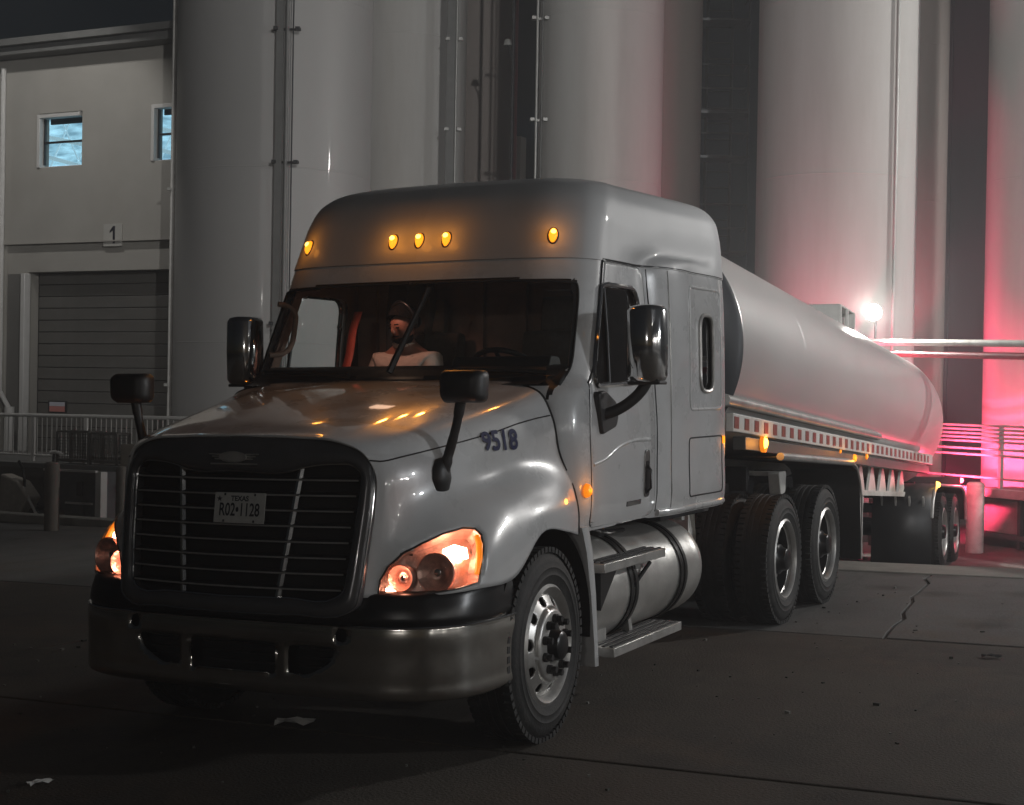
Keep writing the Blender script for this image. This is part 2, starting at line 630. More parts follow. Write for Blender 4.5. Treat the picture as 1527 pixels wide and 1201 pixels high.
# loose grit on the yard
g = G()
for k in range(420):
    x, y = rnd.uniform(-4, 6), rnd.uniform(-2.5, 9)
    s = rnd.choice((.006, .008, .012, .018)) * rnd.uniform(.6, 1.3)
    g.box((x, y, s * .3), (s * rnd.uniform(.7, 2.2), s, s * .8), rnd.randint(0, 1), Matrix.Rotation(rnd.uniform(0, 3), 3, 'Z'))
grit = g.obj("gravel", [mat("grit", (.07, .068, .06), .9), mat("pale_grit", (.26, .25, .23), .9)], None, smooth=0)
grit.matrix_world = M
tag(grit, kind="stuff")
# scraps of paper lying on the ground
for (x, y, s, a, lb) in ((-.25, 1.02, .11, .4, "crumpled pale scrap of paper on the dark ground beneath the bumper"), (-.62, -.6, .06, 1.2, "small torn pale scrap on the dark yard left in front of the truck"),
                         (2.95, 4.85, .07, .2, "small dark scrap of rubber on the concrete near the slab joint")):
    g = G()
    n = 5
    g.add([(i * s / 2 - s, (j * s / 4 - s / 2), .01 + s * .25 * abs(math.sin(i * 2.1 + j * 1.7))) for i in range(n) for j in range(n)], [(i * n + j, i * n + j + 1, (i + 1) * n + j + 1, (i + 1) * n + j) for i in range(n - 1) for j in range(n - 1)])
    o = g.obj("litter_scrap", MT['white'] if x < 2 else MT['rubber'], None, smooth=0)
    o.matrix_world = M @ Matrix.Translation((x, y, 0)) @ Matrix.Rotation(a, 4, 'Z')
    tag(o, lb, "litter")

# ------------------------------------------------------------------ silos (level world)
MT['silo'] = mat("silo_paint", (.52, .51, .49), .68, var=.04, scale=.8, streak=(1, 1, .12), rvar=.06, dirt=(.33, .305, .275), dirt_amt=.6)
MT['silo_g'] = mat("silo_gloss", (.31, .305, .30), .5, coat=.06, var=.07, scale=.8, streak=(1, 1, .12), dirt=(.3, .29, .27), dirt_amt=.4)
MT['silo_shade'] = mat("silo_brown_shade", (.27, .235, .215), .65, var=.12, scale=.9, streak=(1, 1, .12), dirt=(.2, .17, .15), dirt_amt=.5)  # shade and red glow on the set-back silos put into the brown
MT['conduit'] = mat("conduit_grey", (.13, .13, .125), .45, var=.15, scale=5)
MT['conduit_l'] = mat("conduit_pale", (.42, .42, .40), .4, metal=.3, var=.1, scale=5)
SIL = [(-10.47, 15.57, 1.628, 'silo_g', "tall dark glossy silo beside the warehouse, leftmost of the silos"),
       (-9.71, 18.52, 1.18, 'silo', "pale silo between the two conduits, above the cab roof"),
       (-9.64, 21.3, .86, 'silo_shade', "shaded brownish silo set back right of the pale conduit"),
       (-5.62, 18.21, 1.06, 'silo', "pale silo behind the right half of the cab roof"),
       (-5.81, 21.36, .875, 'silo_shade', "narrow shaded brown silo set back left of the ladder gap"),
       (-1.72, 18.97, 1.295, 'silo', "wide pale silo with pink glow behind the tanker and floodlight"),
       (-1.23, 22.16, .72, 'silo_shade', "narrow dim silo set back right of the wide pink-lit one"),
       (1.64, 20.08, 1.12, 'silo', "pale silo at the right edge above the red-lit dock")]
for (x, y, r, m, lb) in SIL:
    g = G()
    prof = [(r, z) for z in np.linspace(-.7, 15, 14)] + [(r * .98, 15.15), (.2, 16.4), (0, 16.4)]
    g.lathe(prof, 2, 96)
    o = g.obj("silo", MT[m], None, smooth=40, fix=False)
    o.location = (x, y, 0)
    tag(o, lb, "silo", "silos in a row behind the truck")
    for z in (2.6, 5.4, 8.2, 11.0):
        g = G()
        g.lathe([(r, z - .012), (r + .003, z - .006), (r + .003, z + .006), (r, z + .012)], 2, 96)
        g.obj("weld_band", MT[m], o, smooth=60)
    g = G()
    g.lathe([(r + .05, -.7), (r + .05, .1), (r, .12)], 2, 64)
    g.obj("base_ring", MT['concrete'], o, smooth=40)

def conduit(label, x, y, pipes, zs, yaw, m, z0=-.3):
    """pipes: (offset along the wall, radius or (w, d)); brackets at heights zs."""
    t = thing("conduit", label, "conduit", Matrix.Translation((x, y, 0)) @ Matrix.Rotation(yaw, 4, 'Z'), "conduits running up the silos")
    for off, r, mm in pipes:
        g = G()
        if isinstance(r, tuple):
            g.box((off, 0, 7), (r[0], r[1], 15))
        else:
            g.cyl((off, -.03, z0), (off, -.03, 14.5), r, 12)
        g.obj("pipe", MT[mm], t, bevel=.004 if isinstance(r, tuple) else 0)
    lo, hi = min(p[0] for p in pipes), max(p[0] for p in pipes)
    bm_ = None
    for z in zs:
        if bm_ is None:
            g = G()
            g.box(((lo + hi) / 2, .03, 0), (hi - lo + .22, .03, .035))
            for o_ in (lo - .06, hi + .07):
                g.box((o_, -.03, 0), (.07, .12, .05))
            bm_ = g.obj("bracket", MT[m], t)
            bm_.location.z = z
        else:
            b = bm_.copy()
            link(b, t)
            b.location.z = z
    return t
YV = RAD(25)
conduit("dark double conduit with clamps on the seam of the dark silo", -9.37, 14.17, [(-.055, (.11, .07), 'conduit'), (.065, .035, 'conduit'), (.16, .012, 'dark')], [2.9, 5.45, 7.55], YV, 'dark')
conduit("pale flat conduit with clips right of the pale middle silo", -8.16, 17.55, [(-.01, (.15, .08), 'conduit'), (.085, .018, 'conduit_l')], [6.43, 8.0], YV, 'conduit_l')
conduit("thin dark cable pipe in the gap between silos", -7.23, 18.08, [(.0, .03, 'dark')], [5.0], YV, 'dark')
conduit("thin twin pipes along the left side of the pale silo behind the cab", -6.36, 17.3, [(-.04, .022, 'conduit_l'), (.045, .016, 'conduit')], [6.45, 8.15], YV, 'conduit_l')
conduit("bright thin pipe running up the left edge of the dark glossy silo", -11.97, 14.80, [(0, .05, 'white')], [1.9, 5.2], YV, 'conduit_l')  # added pipe stands in for a highlight on the silo's edge
conduit("short pale pipe on the right flank of the wide pink-lit silo", -.60, 18.24, [(0, .03, 'conduit_l')], [2.2], YV, 'conduit_l')
# small wall lamp, unlit, in the gap
t = thing("wall_lamp", "small unlit lamp on a bracket by the thin dark pipe", "lamp", Matrix.Translation((-7.30, 18.0, 7.95)) @ Matrix.Rotation(YV, 4, 'Z'))
g = G(); g.lathe([(0, .09), (.05, .07), (.07, 0), (.075, -.03), (0, -.03)], 2, 16); g.obj("lamp_shade", MT['conduit_l'], t)
g = G(); g.tube([(0, 0, -.02), (.05, 0, -.16), (.09, .02, -.32)], .014, 6); g.obj("bracket", MT['dark'], t)

# elevator building behind the gaps
MT['elev'] = mat("elevator_wall", (.085, .105, .135), .7, var=.2, scale=.7, streak=(1, 1, .2))
t = thing("elevator_building", "dark blue-grey building wall seen in the gaps between silos", "building", Matrix.Translation((-4, 28.0, 0)))
g = G(); g.box((0, 1, 7), (34, 1.0, 16)); g.obj("wall", MT['elev'], t)
for k in range(15):
    g = G(); g.box((-16 + k * 2.3, .44, 7), (.12, .1, 15.9)); g.obj("pilaster", MT['elev'], t)
# caged ladder in the wide gap
t = thing("ladder", "dark caged ladder with platforms in the gap left of the wide silo", "ladder", Matrix.Translation((-4.86, 22.3, 0)) @ Matrix.Rotation(YV, 4, 'Z'))
MT['ladder'] = mat("ladder_steel", (.10, .105, .11), .5, .4, var=.2)
for x in (-.24, .24):
    g = G(); g.tube([(x, 0, -.3), (x, 0, 14)], .03, 8); g.obj("stile", MT['ladder'], t)
rm = None
for k in range(44):
    if rm is None:
        g = G(); g.tube([(-.24, 0, 0), (.24, 0, 0)], .016, 6); rm = g.obj("rung", MT['ladder'], t); rm.location.z = .3
    else:
        b = rm.copy(); link(b, t); b.location.z = .3 + k * .31
for z in (4.6, 6.4, 7.25, 9.0):
    g = G(); g.box((.05, -.18, z), (.95, .7, .05)); g.obj("platform", MT['ladder'], t)
    g = G()
    for zz in (.45, .9):
        g.tube([(-.4, -.5, z + zz), (.5, -.5, z + zz), (.5, .1, z + zz)], .018, 6)
    for x in (-.4, .5):
        g.tube([(x, -.5, z), (x, -.5, z + .9)], .018, 6)
    g.obj("guard_rail", MT['ladder'], t)

# ------------------------------------------------------------------ warehouse at the left
MT['stucco'] = mat("warehouse_wall", (.36, .345, .315), .8, var=.08, scale=1.4, bump=.12, bscale=70, dirt=(.29, .27, .24), dirt_amt=.5)
MT['stucco_shade'] = mat("wall_shade", (.15, .145, .135), .8, var=.12, scale=1.4, bump=.12, bscale=70)  # darker copy of the wall colour, shade put into the paint
MT['doorsheet'] = mat("dock_door_sheet", (.125, .12, .11), .55, .2, var=.14, scale=2.5, rvar=.08, dirt=(.17, .165, .155), dirt_amt=.6)
MT['wframe'] = mat("window_frame_paint", (.55, .54, .52), .5, var=.06)
wh = thing("warehouse", "grey warehouse with two lit blue windows and a roll-up dock door", "building", Matrix.Translation((0, 15.5, 0)))
g = G()
W0, W1, ZT = -30.0, -11.0, 7.86
def wal(x0, x1, z0, z1, y0=0., y1=.3):
    g.box(((x0 + x1) / 2, (y0 + y1) / 2, (z0 + z1) / 2), (x1 - x0, y1 - y0, z1 - z0))
wins = [(-15.63, -14.59, 5.83, 6.80), (-13.02, -11.95, 5.83, 6.82)]
wal(W0, W1, 6.82, ZT)
wal(W0, -15.63, 5.83, 6.82)
wal(-14.59, -13.02, 5.83, 6.82)
wal(-11.95, W1, 5.83, 6.82)
wal(W0, W1, 4.44, 5.83)
wal(W0, -16.36, -.5, 4.44)
g.box((-11.2, 5.5, 3.7), (.3, 10.5, 8.3))
g.box((-20.5, 11, 3.7), (19, .3, 8.3))
g.obj("wall", MT['stucco'], wh, smooth=0)
g = G()
wal(-16.36, W1, 3.93, 4.44, .05, .33)
wal(-16.36, -15.86, -.5, 3.93, .05, .33)
wal(-12.30, W1, -.5, 3.93, .05, .33)
g.obj("lintel", MT['stucco'], wh, smooth=0)
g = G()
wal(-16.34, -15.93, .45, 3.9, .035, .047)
g.obj("lower_wall_shade", MT['stucco_shade'], wh, smooth=0)  # thin dark sheet laid on the wall as its shade
g = G()
g.box((-15.87, .0, 2.15), (.10, .16, 3.5))
g.obj("door_jamb", MT['wframe'], wh, bevel=.01)
g = G()
g.box((-12.28, .0, 2.15), (.10, .16, 3.5))
g.obj("door_jamb", MT['wframe'], wh, bevel=.01)
g = G()
g.box((-14.07, .36, 2.15), (3.6, .02, 3.7))
dd = g.obj("dock_door", MT['void'], wh)
sm = None
for k in range(16):
    if sm is None:
        g = G(); g.box((0, 0, 0), (3.52, .035, .205)); sm = g.obj("slat", MT['doorsheet'], dd, bevel=.008); sm.location = (-14.07, .33, .55)
    else:
        b = sm.copy(); link(b, dd); b.location = (-14.07, .33 + rnd.uniform(-.004, .004), .55 + k * .218)
g = G(); g.box((-15.33, .295, 1.46), (.44, .02, .22)); g.obj("door_decal_frame", MT['black'], dd)
g = G()
g.box((-15.33, .28, 1.51), (.36, .008, .075), 0); g.box((-15.33, .28, 1.42), (.36, .008, .10), 1)
g.obj("door_decal", [mat("decal_pale", (.5, .5, .56), .5), mat("decal_red", (.5, .2, .18), .5)], dd)
g = G()
g.box(((W0 + W1) / 2, -.12, 7.93), (W1 - W0 + .2, .5, .14))
g.box(((W0 + W1) / 2, 4.5, 8.06), (W1 - W0 + .2, 10, .12))
g.obj("roof", MT['conduit'], wh)
g = G()
g.box(((W0 + W1) / 2, -.02, 4.45), (W1 - W0, .06, .025))
g.obj("ledge", MT['stucco'], wh)
# number over the door
g = G(); g.box((-13.84, -.012, 4.55), (.42, .02, .40)); npl = g.obj("number_plate", mat("number_board", (.42, .41, .38), .6, var=.06), wh, bevel=.004)
g = G(); g.add([(x - 13.83, -.0245, z + 4.55) for x, z in ((.045, -.15), (.045, .16), (.0, .16), (-.075, .075), (-.075, .035), (-.005, .085), (-.005, -.15))], [tuple(range(7))]); g.obj("numeral", MT['ink'], npl, smooth=0, fix=False)
# windows
MT['room'] = glow("lit_room", (.20, .42, .56), 2.1)
MT['roomsteel'] = mat("glowing_room_steel", (.6, .68, .72), .5, emit=(.45, .7, .85), estr=.65)  # trusses glow by themselves, as if lit by the room
MT['roomdark'] = mat("room_dark", (.04, .06, .08), .6)
m = MT['room']
nt = m.node_tree
tcn = nt.nodes.new("ShaderNodeTexCoord"); no = nt.nodes.new("ShaderNodeTexNoise"); no.inputs["Scale"].default_value = 3.5; no.inputs["Detail"].default_value = 3; no.inputs["Roughness"].default_value = .5
mp = nt.nodes.new("ShaderNodeMapping"); mp.inputs["Rotation"].default_value = (0, .4, 0); mp.inputs["Scale"].default_value = (.5, 1, 2.2)
rp = nt.nodes.new("ShaderNodeValToRGB"); rp.color_ramp.elements[0].position = .36; rp.color_ramp.elements[1].position = .68
rp.color_ramp.elements[0].color = (.11, .22, .30, 1); rp.color_ramp.elements[1].color = (.32, .58, .74, 1)
nt.links.new(tcn.outputs["Object"], mp.inputs[0]); nt.links.new(mp.outputs[0], no.inputs["Vector"]); nt.links.new(no.outputs["Fac"], rp.inputs[0]); nt.links.new(rp.outputs[0], nt.nodes["Principled BSDF"].inputs["Emission Color"])
for wi, (x0, x1, z0, z1) in enumerate(wins):
    cx, cz, w, h = (x0 + x1) / 2, (z0 + z1) / 2, x1 - x0, z1 - z0
    g = G()
    g.box((x0 + .035, .05, cz), (.07, .16, h)); g.box((x1 - .015, .14, cz), (.03, .10, h))
    g.box((cx + .01, .05, z1 - .035), (w - .11, .16, .07)); g.box((cx + .01, .14, z0 + .015), (w - .11, .10, .03))
    win = g.obj("window", MT['wframe'], wh, bevel=.006)
    g = G()
    g.box((cx, .10, z0 + h * .48), (w - .15, .05, .035)); g.box((x0 + .085, .10, cz), (.025, .05, h - .12)); g.box((x1 - .045, .10, cz), (.025, .05, h - .12))
    g.obj("sash", MT['dark'], win)
    g = G(); g.box((cx, .12, cz), (w - .1, .008, h - .1)); g.obj("pane", MT['glass'], win)
    g = G()
    g.box((cx - .7, 1.3, cz + .3), (w + 2.2, .02, h + 1.6))
    g.obj("lit_room", MT['room'], win)
    g = G()
    for k in range(3):
        g.box((cx - .3, .7 + .15 * k, cz + .50 - .42 * k), (w + 1.6, .06, .075), rot=Matrix.Rotation(.16 + .05 * k, 3, 'Y'))
    for k in range(5):
        g.box((cx - 1.0 + k * .32, 1.1, cz + .1), (.025, .025, 2.2), rot=Matrix.Rotation(.5 * (-1) ** k, 3, 'Y'))
    g.obj("roof_truss", MT['roomsteel'], win)
    g = G()
    g.box((cx, .28, z1 - .09), (w - .12, .04, .10))
    g.obj("blind", MT['roomdark'], win)
# downpipe
g = G()
g.tube([(-16.42, -.06, 7.7), (-16.42, -.06, 1.75), (-16.2, -.06, 1.45), (-16.2, -.06, .45)], .05, 8)
g.obj("downpipe", MT['wframe'], wh, smooth=40)
g = G(); g.cyl((-15.98, -.25, .45), (-15.98, -.25, 1.45), .09, 16); g.obj("door_guard_post", MT['wframe'], wh)

# ------------------------------------------------------------------ raised dock at the left
g = G()
g.box((-16.4, 13.95, .53), (12.6, 3.1, .22))
g.box((-16.4, 14.6, .05), (12.6, 1.8, .95))
dk = g.obj("dock_platform", MT['concrete'], None, smooth=0)
tag(dk, kind="structure")
g = G()
g.box((-12.7, 12.36, .60), (5.2, .1, .09))
tag(g.obj("dock_edge", MT['conduit'], dk, bevel=.01))
fe = thing("railing", "pale steel railing with thin bars along the dock edge", "railing", Matrix.Translation((0, 12.75, .64)))
g = G(); g.tube([(-18, 0, .70), (-9.6, 0, .76)], .028, 8); g.obj("top_rail", MT['wframe'], fe)
g = G(); g.tube([(-18, 0, .10), (-9.6, 0, .10)], .018, 8); g.obj("bottom_rail", MT['wframe'], fe)
pm = None
for k in range(8):
    x = -17.4 + k * 1.08
    if pm is None:
        g = G(); g.box((0, 0, .36), (.05, .05, .72)); pm = g.obj("post", MT['wframe'], fe); pm.location.x = x
    else:
        b = pm.copy(); link(b, fe); b.location.x = x
bm_ = None
for k in range(84):
    x = -18 + k * .1
    if bm_ is None:
        g = G(); g.box((0, 0, .41), (.016, .016, .62)); bm_ = g.obj("baluster", MT['conduit_l'], fe); bm_.location.x = x
    else:
        b = bm_.copy(); link(b, fe); b.location.x = x
# ------------------------------------------------------------------ thin night mist over the yard
hm = bpy.data.materials.new("night_mist")
hm.use_nodes = True
hm.node_tree.nodes.clear()
_o = hm.node_tree.nodes.new("ShaderNodeOutputMaterial")
_v = hm.node_tree.nodes.new("ShaderNodeVolumePrincipled")
_v.inputs["Color"].default_value = (.86, .88, .92, 1)
_v.inputs["Density"].default_value = .0048
_v.inputs["Anisotropy"].default_value = .35
hm.node_tree.links.new(_v.outputs[0], _o.inputs["Volume"])
g = G()
g.box((0, 8, 8), (90, 60, 22))
hz = g.obj("haze", hm, None, smooth=0)
tag(hz, kind="stuff")
SC.cycles.volume_bounces = 0
SC.cycles.volume_step_rate = 4
# ------------------------------------------------------------------ control nets of the cab and hood (half, x >= 0)
HOOD_NET = [
 [(0,.145,1.655),(.35,.15,1.65),(.57,.165,1.63),(.695,.19,1.575),(.75,.215,1.48),(.757,.205,1.30),(.746,.185,1.15),(.735,.165,1.02),(.725,.145,.875)],
 [(0,.17,1.66),(.35,.18,1.655),(.60,.20,1.635),(.735,.23,1.575),(.79,.25,1.48),(.80,.24,1.30),(.79,.22,1.15),(.78,.20,1.02),(.77,.18,.875)],
 [(0,.30,1.70),(.36,.31,1.695),(.64,.33,1.665),(.79,.35,1.605),(.845,.36,1.50),(.86,.34,1.32),(.875,.30,1.17),(.89,.26,1.03),(.89,.24,.88)],
 [(0,.55,1.76),(.40,.56,1.75),(.70,.57,1.71),(.855,.58,1.645),(.905,.58,1.54),(.94,.55,1.36),(1.0,.46,1.22),(1.065,.37,1.05),(1.08,.33,.89)],
 [(0,.85,1.82),(.42,.85,1.81),(.75,.85,1.765),(.91,.85,1.69),(.96,.85,1.585),(.995,.80,1.40),(1.09,.68,1.26),(1.175,.55,1.08),(1.188,.49,.905)],
 [(0,1.1,1.865),(.44,1.1,1.855),(.79,1.1,1.81),(.96,1.08,1.73),(1.0,1.08,1.63),(1.02,1.05,1.44),(1.13,.95,1.29),(1.195,.88,1.10),(1.2,.85,.92)],
 [(0,1.3,1.895),(.45,1.3,1.885),(.82,1.28,1.84),(.99,1.25,1.77),(1.03,1.25,1.67),(1.045,1.22,1.48),(1.145,1.2,1.32),(1.203,1.2,1.2),(1.207,1.2,1.125)],
 [(0,1.5,1.92),(.46,1.5,1.91),(.84,1.45,1.87),(1.015,1.40,1.80),(1.055,1.42,1.70),(1.07,1.47,1.50),(1.15,1.52,1.33),(1.198,1.52,1.19),(1.205,1.52,1.095)],
 [(0,1.66,1.935),(.5,1.66,1.93),(.88,1.60,1.905),(1.03,1.55,1.85),(1.075,1.60,1.72),(1.09,1.66,1.52),(1.13,1.76,1.33),(1.165,1.75,1.20),(1.18,1.72,1.06)],
]
HR, HC = 10, 7

def _cab_row(z, w, ws, yf, yr, box=0.):
    a = 1 - box
    return [(0, yf, z), (.45 * w, yf + .022 * a, z), (.80 * w, yf + .09 * a, z), (.93 * w, yf + .05 + .15 * a, z),
            (.985 * w, yf + .13 + .20 * a, z), (w, yf + .40 + .12 * a, z), (w, 2.40, z), (w, 2.95, z), (w * .35 + ws * .65, 3.10, z), (ws, 3.24, z), (ws, 3.7, z),
            (ws, yr - .16, z), (ws - .02, yr - .05, z), (ws - .10, yr, z), (.5 * ws, yr + .01, z), (0, yr + .01, z)]

CAB_NET = [
 _cab_row(1.06, 1.135, 1.19, 1.68, 4.40, 1), _cab_row(1.12, 1.15, 1.20, 1.68, 4.40, 1), _cab_row(1.40, 1.165, 1.203, 1.64, 4.40, 1),
 _cab_row(1.68, 1.165, 1.205, 1.60, 4.40, 1), _cab_row(1.85, 1.152, 1.205, 1.605, 4.40, .7), _cab_row(1.95, 1.143, 1.205, 1.645, 4.40, .12),
 _cab_row(2.2, 1.12, 1.203, 1.76, 4.40), _cab_row(2.5, 1.09, 1.195, 1.90, 4.40), _cab_row(2.65, 1.075, 1.185, 1.965, 4.40),
 _cab_row(2.79, 1.06, 1.172, 2.03, 4.41), _cab_row(2.95, 1.045, 1.155, 2.115, 4.41), _cab_row(3.06, 1.02, 1.13, 2.20, 4.39), _cab_row(3.13, .97, 1.08, 2.30, 4.34),
 _cab_row(3.18, .88, .97, 2.46, 4.24), _cab_row(3.215, .68, .74, 2.70, 4.08), _cab_row(3.23, .35, .38, 2.95, 3.85),
 [(x * .02, 3.2 + (y - 3.2) * .05, 3.233) for (x, y, z) in _cab_row(3.23, .35, .38, 2.95, 3.85)],
]
for _i in range(6, 17): # even out the side columns between the front corner and the sleeper
    _rw = CAB_NET[_i]
    _y0, _y1 = _rw[5][1], _rw[11][1]
    if _i < 9:
        _rw[6] = (_rw[6][0], (_y0 + 2.95) / 2, _rw[6][2])
        continue
    for _k, _j in enumerate(range(6, 11)):
        _t = (_k + 1) / 6
        _rw[_j] = (_rw[5][0] + (_rw[11][0] - _rw[5][0]) * _t, _y0 + (_y1 - _y0) * _t, _rw[_j][2])
CR, CC = 12, 9
# ------------------------------------------------------------------ the tractor
truck = thing("semi_truck", "silver-white sleeper-cab semi truck with lit amber roof lights and black grille", "semi truck", M)

# hood with fenders
hood = Sheet(refine(HOOD_NET, HR, HC))
hood_raw = hood.F.copy()
_ri, _ci = np.meshgrid(np.arange(hood.nr) / HR - 1, np.arange(hood.nc) / HC, indexing='ij')
HL = [(0.10, 7.92), (0.12, 7.45), (0.349, 7.028), (0.889, 6.616), (1.415, 6.396), (1.937, 6.282), (2.449, 6.272), (2.771, 6.38), (2.942, 6.582),
      (2.99, 6.9), (2.967, 7.431), (2.90, 7.83), (2.294, 7.89), (1.635, 7.93), (0.99, 7.95)]
hood.chart(np.stack([_ri, _ci], 2))
hl_mask = hood.cut(HL)
hl_lift = Sheet(hood_raw).chart(np.stack([_ri, _ci], 2))
hl_sheet = Sheet(hood.F.copy())
hl_sheet.chart(hood.Q.copy())
g = G()
hood.emit(g)
g.obj("hood", MT['paint'], truck, smooth=50, solid=.012, fix=False)

hood_side = Sheet(hood_raw).chart(hood_raw[..., 1:3].copy(), valid=(_ci >= 3.7) & (_ci < 5.4))

def seam(name, paths, r=.0045, m='void', parent=None):
    for sd in (1, -1):
        g = G()
        for p in paths:
            g.tube(p if sd == 1 else mirror_pts(p), r, 6)
        g.obj(name, MT[m], parent or truck)

# seam between hood top and side, hood rear edge
_row = [hl_lift.lift((r, 3.52 + .055 * r), -.0005) for r in np.linspace(-.95, 6.9, 44)]
seam("hood_seam", [_row], .0042)
_edge = [hood.F[-1, j] - .006 * hood.N[-1, j] for j in range(int(2.2 * HC), hood.nc)]
seam("hood_gap_seal", [_edge], .012)

# lettering on the hood sides
def decal(name, s, sheet, c, size, m, parent=truck, off=.0075, bold=.0, space=1., sides=(1, -1), part=None):
    v, f = text_mesh(s, size, 0, space)
    cnt = {}
    for q in f:
        for a, b in zip(q, q[1:] + q[:1]):
            k = (min(a, b), max(a, b))
            cnt[k] = cnt.get(k, 0) + 1
    nv = len(v)
    rim_edges = [k for k, c_ in cnt.items() if c_ == 1]
    for a, b in rim_edges:   # thicken the strokes along the outline
        (x0, y0, _), (x1, y1, _) = v[a], v[b]
        dx, dy = x1 - x0, y1 - y0
        L_ = math.hypot(dx, dy) + 1e-9
        nx, ny, ex, ey = -dy / L_ * bold, dx / L_ * bold, dx / L_ * bold * .4, dy / L_ * bold * .4
        i0 = len(v)
        v += [(x0 + nx - ex, y0 + ny - ey, 0), (x0 - nx - ex, y0 - ny - ey, 0), (x1 - nx + ex, y1 - ny + ey, 0), (x1 + nx + ex, y1 + ny + ey, 0)]
        f.append((i0, i0 + 1, i0 + 2, i0 + 3))
    for sd in sides:
        g = G()
        pts = []
        xs_ = np.array([q[0] for q in v]); ys_ = np.array([q[1] for q in v])
        hw, hh = max(abs(xs_)) * 1.05, max(abs(ys_)) * 1.05
        n3 = [[sheet.lift((c[0] + a * hw, c[1] + b * hh), off) for a in (-1, 0, 1)] for b in (-1, 0, 1)]
        def q3(t):
            return (t * (t - 1) / 2, 1 - t * t, t * (t + 1) / 2)
        for (x, y, z) in v:
            wx, wy = q3(sd * x / hw), q3(y / hh)
            p = sum((n3[b][a] * wx[a] * wy[b] for a in range(3) for b in range(3)), Vector((0, 0, 0)))
            pts.append((sd * p.x, p.y, p.z))
        g.add(pts, f)
        g.obj(name, MT[m], parent, smooth=0, fix=False, weld=False)

decal("unit_number", "9518", hood_side, (1.075, 1.603), .145, 'navy', bold=.0042, space=1.03)

# headlights
def outline(sheet, poly, off, step=.08):
    return [sheet.lift(q, off) for q in closed_dense(poly, step)]

MT['refl'] = mat("lamp_reflector", (.85, .58, .50), .3, .75, var=.25, scale=25, bump=.25, bscale=55)  # orange glow of the lit lamp is put into the reflector's tint
MT['warmbulb'] = glow("warm_bulb", (1.0, .55, .36), 22)
HLin = [(.28, 7.55), (.62, 7.0), (1.1, 6.7), (1.6, 6.5), (2.1, 6.42), (2.6, 6.48), (2.8, 6.75), (2.8, 7.2), (2.7, 7.65), (2.0, 7.72), (1.2, 7.76)]
for sd in (1, -1):
    g = G()
    hl_sheet.emit(g, hl_mask, .006, both=sd)
    lens = g.obj("headlight", MT['lens'], truck, smooth=60, fix=False)
    if sd == -1:
        lens["label"] = "far side headlight glowing orange beside the grille"
    fl = (lambda p: p) if sd == 1 else (lambda p: Vector((-p.x, p.y, p.z)))
    # bowl behind the lens with its side wall
    g = G()
    rim0, rim1 = [fl(p) for p in outline(hl_lift, HL, -.002)], [fl(p) for p in outline(hl_lift, HL, -.11)]
    n = len(rim0)
    g.add(rim0 + rim1, [(i, (i + 1) % n, n + (i + 1) % n, n + i) for i in range(n)])
    hl_sheet.emit(g, hl_mask, -.10, both=sd)
    g.obj("reflector_bowl", MT['refl'], lens, smooth=60)
    g = G()
    g.tube(rim0, .0055, 6, closed=True)
    g.obj("headlight_bezel", MT['satin'], lens)
    # two round lamps
    for (q, r, dp) in (((1.78, 7.30), .092, .05), ((.92, 7.42), .062, .05)):
        c = fl(hl_lift.lift(q, -.055))
        nrm = hl_lift.normal(q)
        nrm = Vector((sd * nrm.x, nrm.y, nrm.z))
        ax = (nrm + Vector((0, -2.2, 0))).normalized()
        rot = ax.to_track_quat('X', 'Z').to_matrix()
        g = G()
        g.lathe([(.012, -.05), (.03, -.045), (r * .6, -.02), (r * .86, .018), (r, .03), (r * 1.06, .028), (r * 1.08, .015), (r * 1.02, -.02)], 0, 32)
        g.v = [tuple(c + rot @ Vector(p)) for p in g.v]
        g.obj("lamp_bowl", MT['refl'], lens, smooth=50)
        g = G()
        g.lathe([(.0, .0), (r * .2, -.004), (r * .22, -.04)], 0, 16)
        g.v = [tuple(c + rot @ Vector(p)) for p in g.v]
        g.obj("bulb_shield", MT['chrome'], lens, smooth=50)
    # turn lamp, lit, at the outer top corner
    g = G()
    pc = [fl(hl_lift.lift(q, -.062)) for q in ((2.0, 6.66), (2.3, 6.66), (2.55, 6.8), (2.62, 7.0))]
    g.tube(pc, [.016, .026, .026, .016], 10)
    g.obj("turn_bulb", MT['warmbulb'], lens, smooth=60)
    g = G()
    pc = [fl(hl_lift.lift(q, -.05)) for q in ((.35, 7.78), (.7, 7.8))]
    g.tube(pc, .008, 8)
    g.obj("parking_bulb", MT['warmbulb'], lens, smooth=60)
    g = G()
    pc = [fl(hl_lift.lift(q, -.012)) for q in ((2.82, 6.55), (2.90, 6.8), (2.90, 7.2), (2.85, 7.6))]
    g.tube(pc, [.012, .018, .018, .012], 8)
    g.obj("side_reflector", MT['amber_lit'], lens, smooth=60)
    lamp("headlight_glow", 'POINT', fl(hl_lift.lift((2.2, 6.95), -.02)), 1.1, (1.0, .40, .25), lens, radius=.02)
    lamp("headlight_glow", 'POINT', fl(hl_lift.lift((.95, 7.3), -.018)), .5, (1.0, .40, .25), lens, radius=.02)

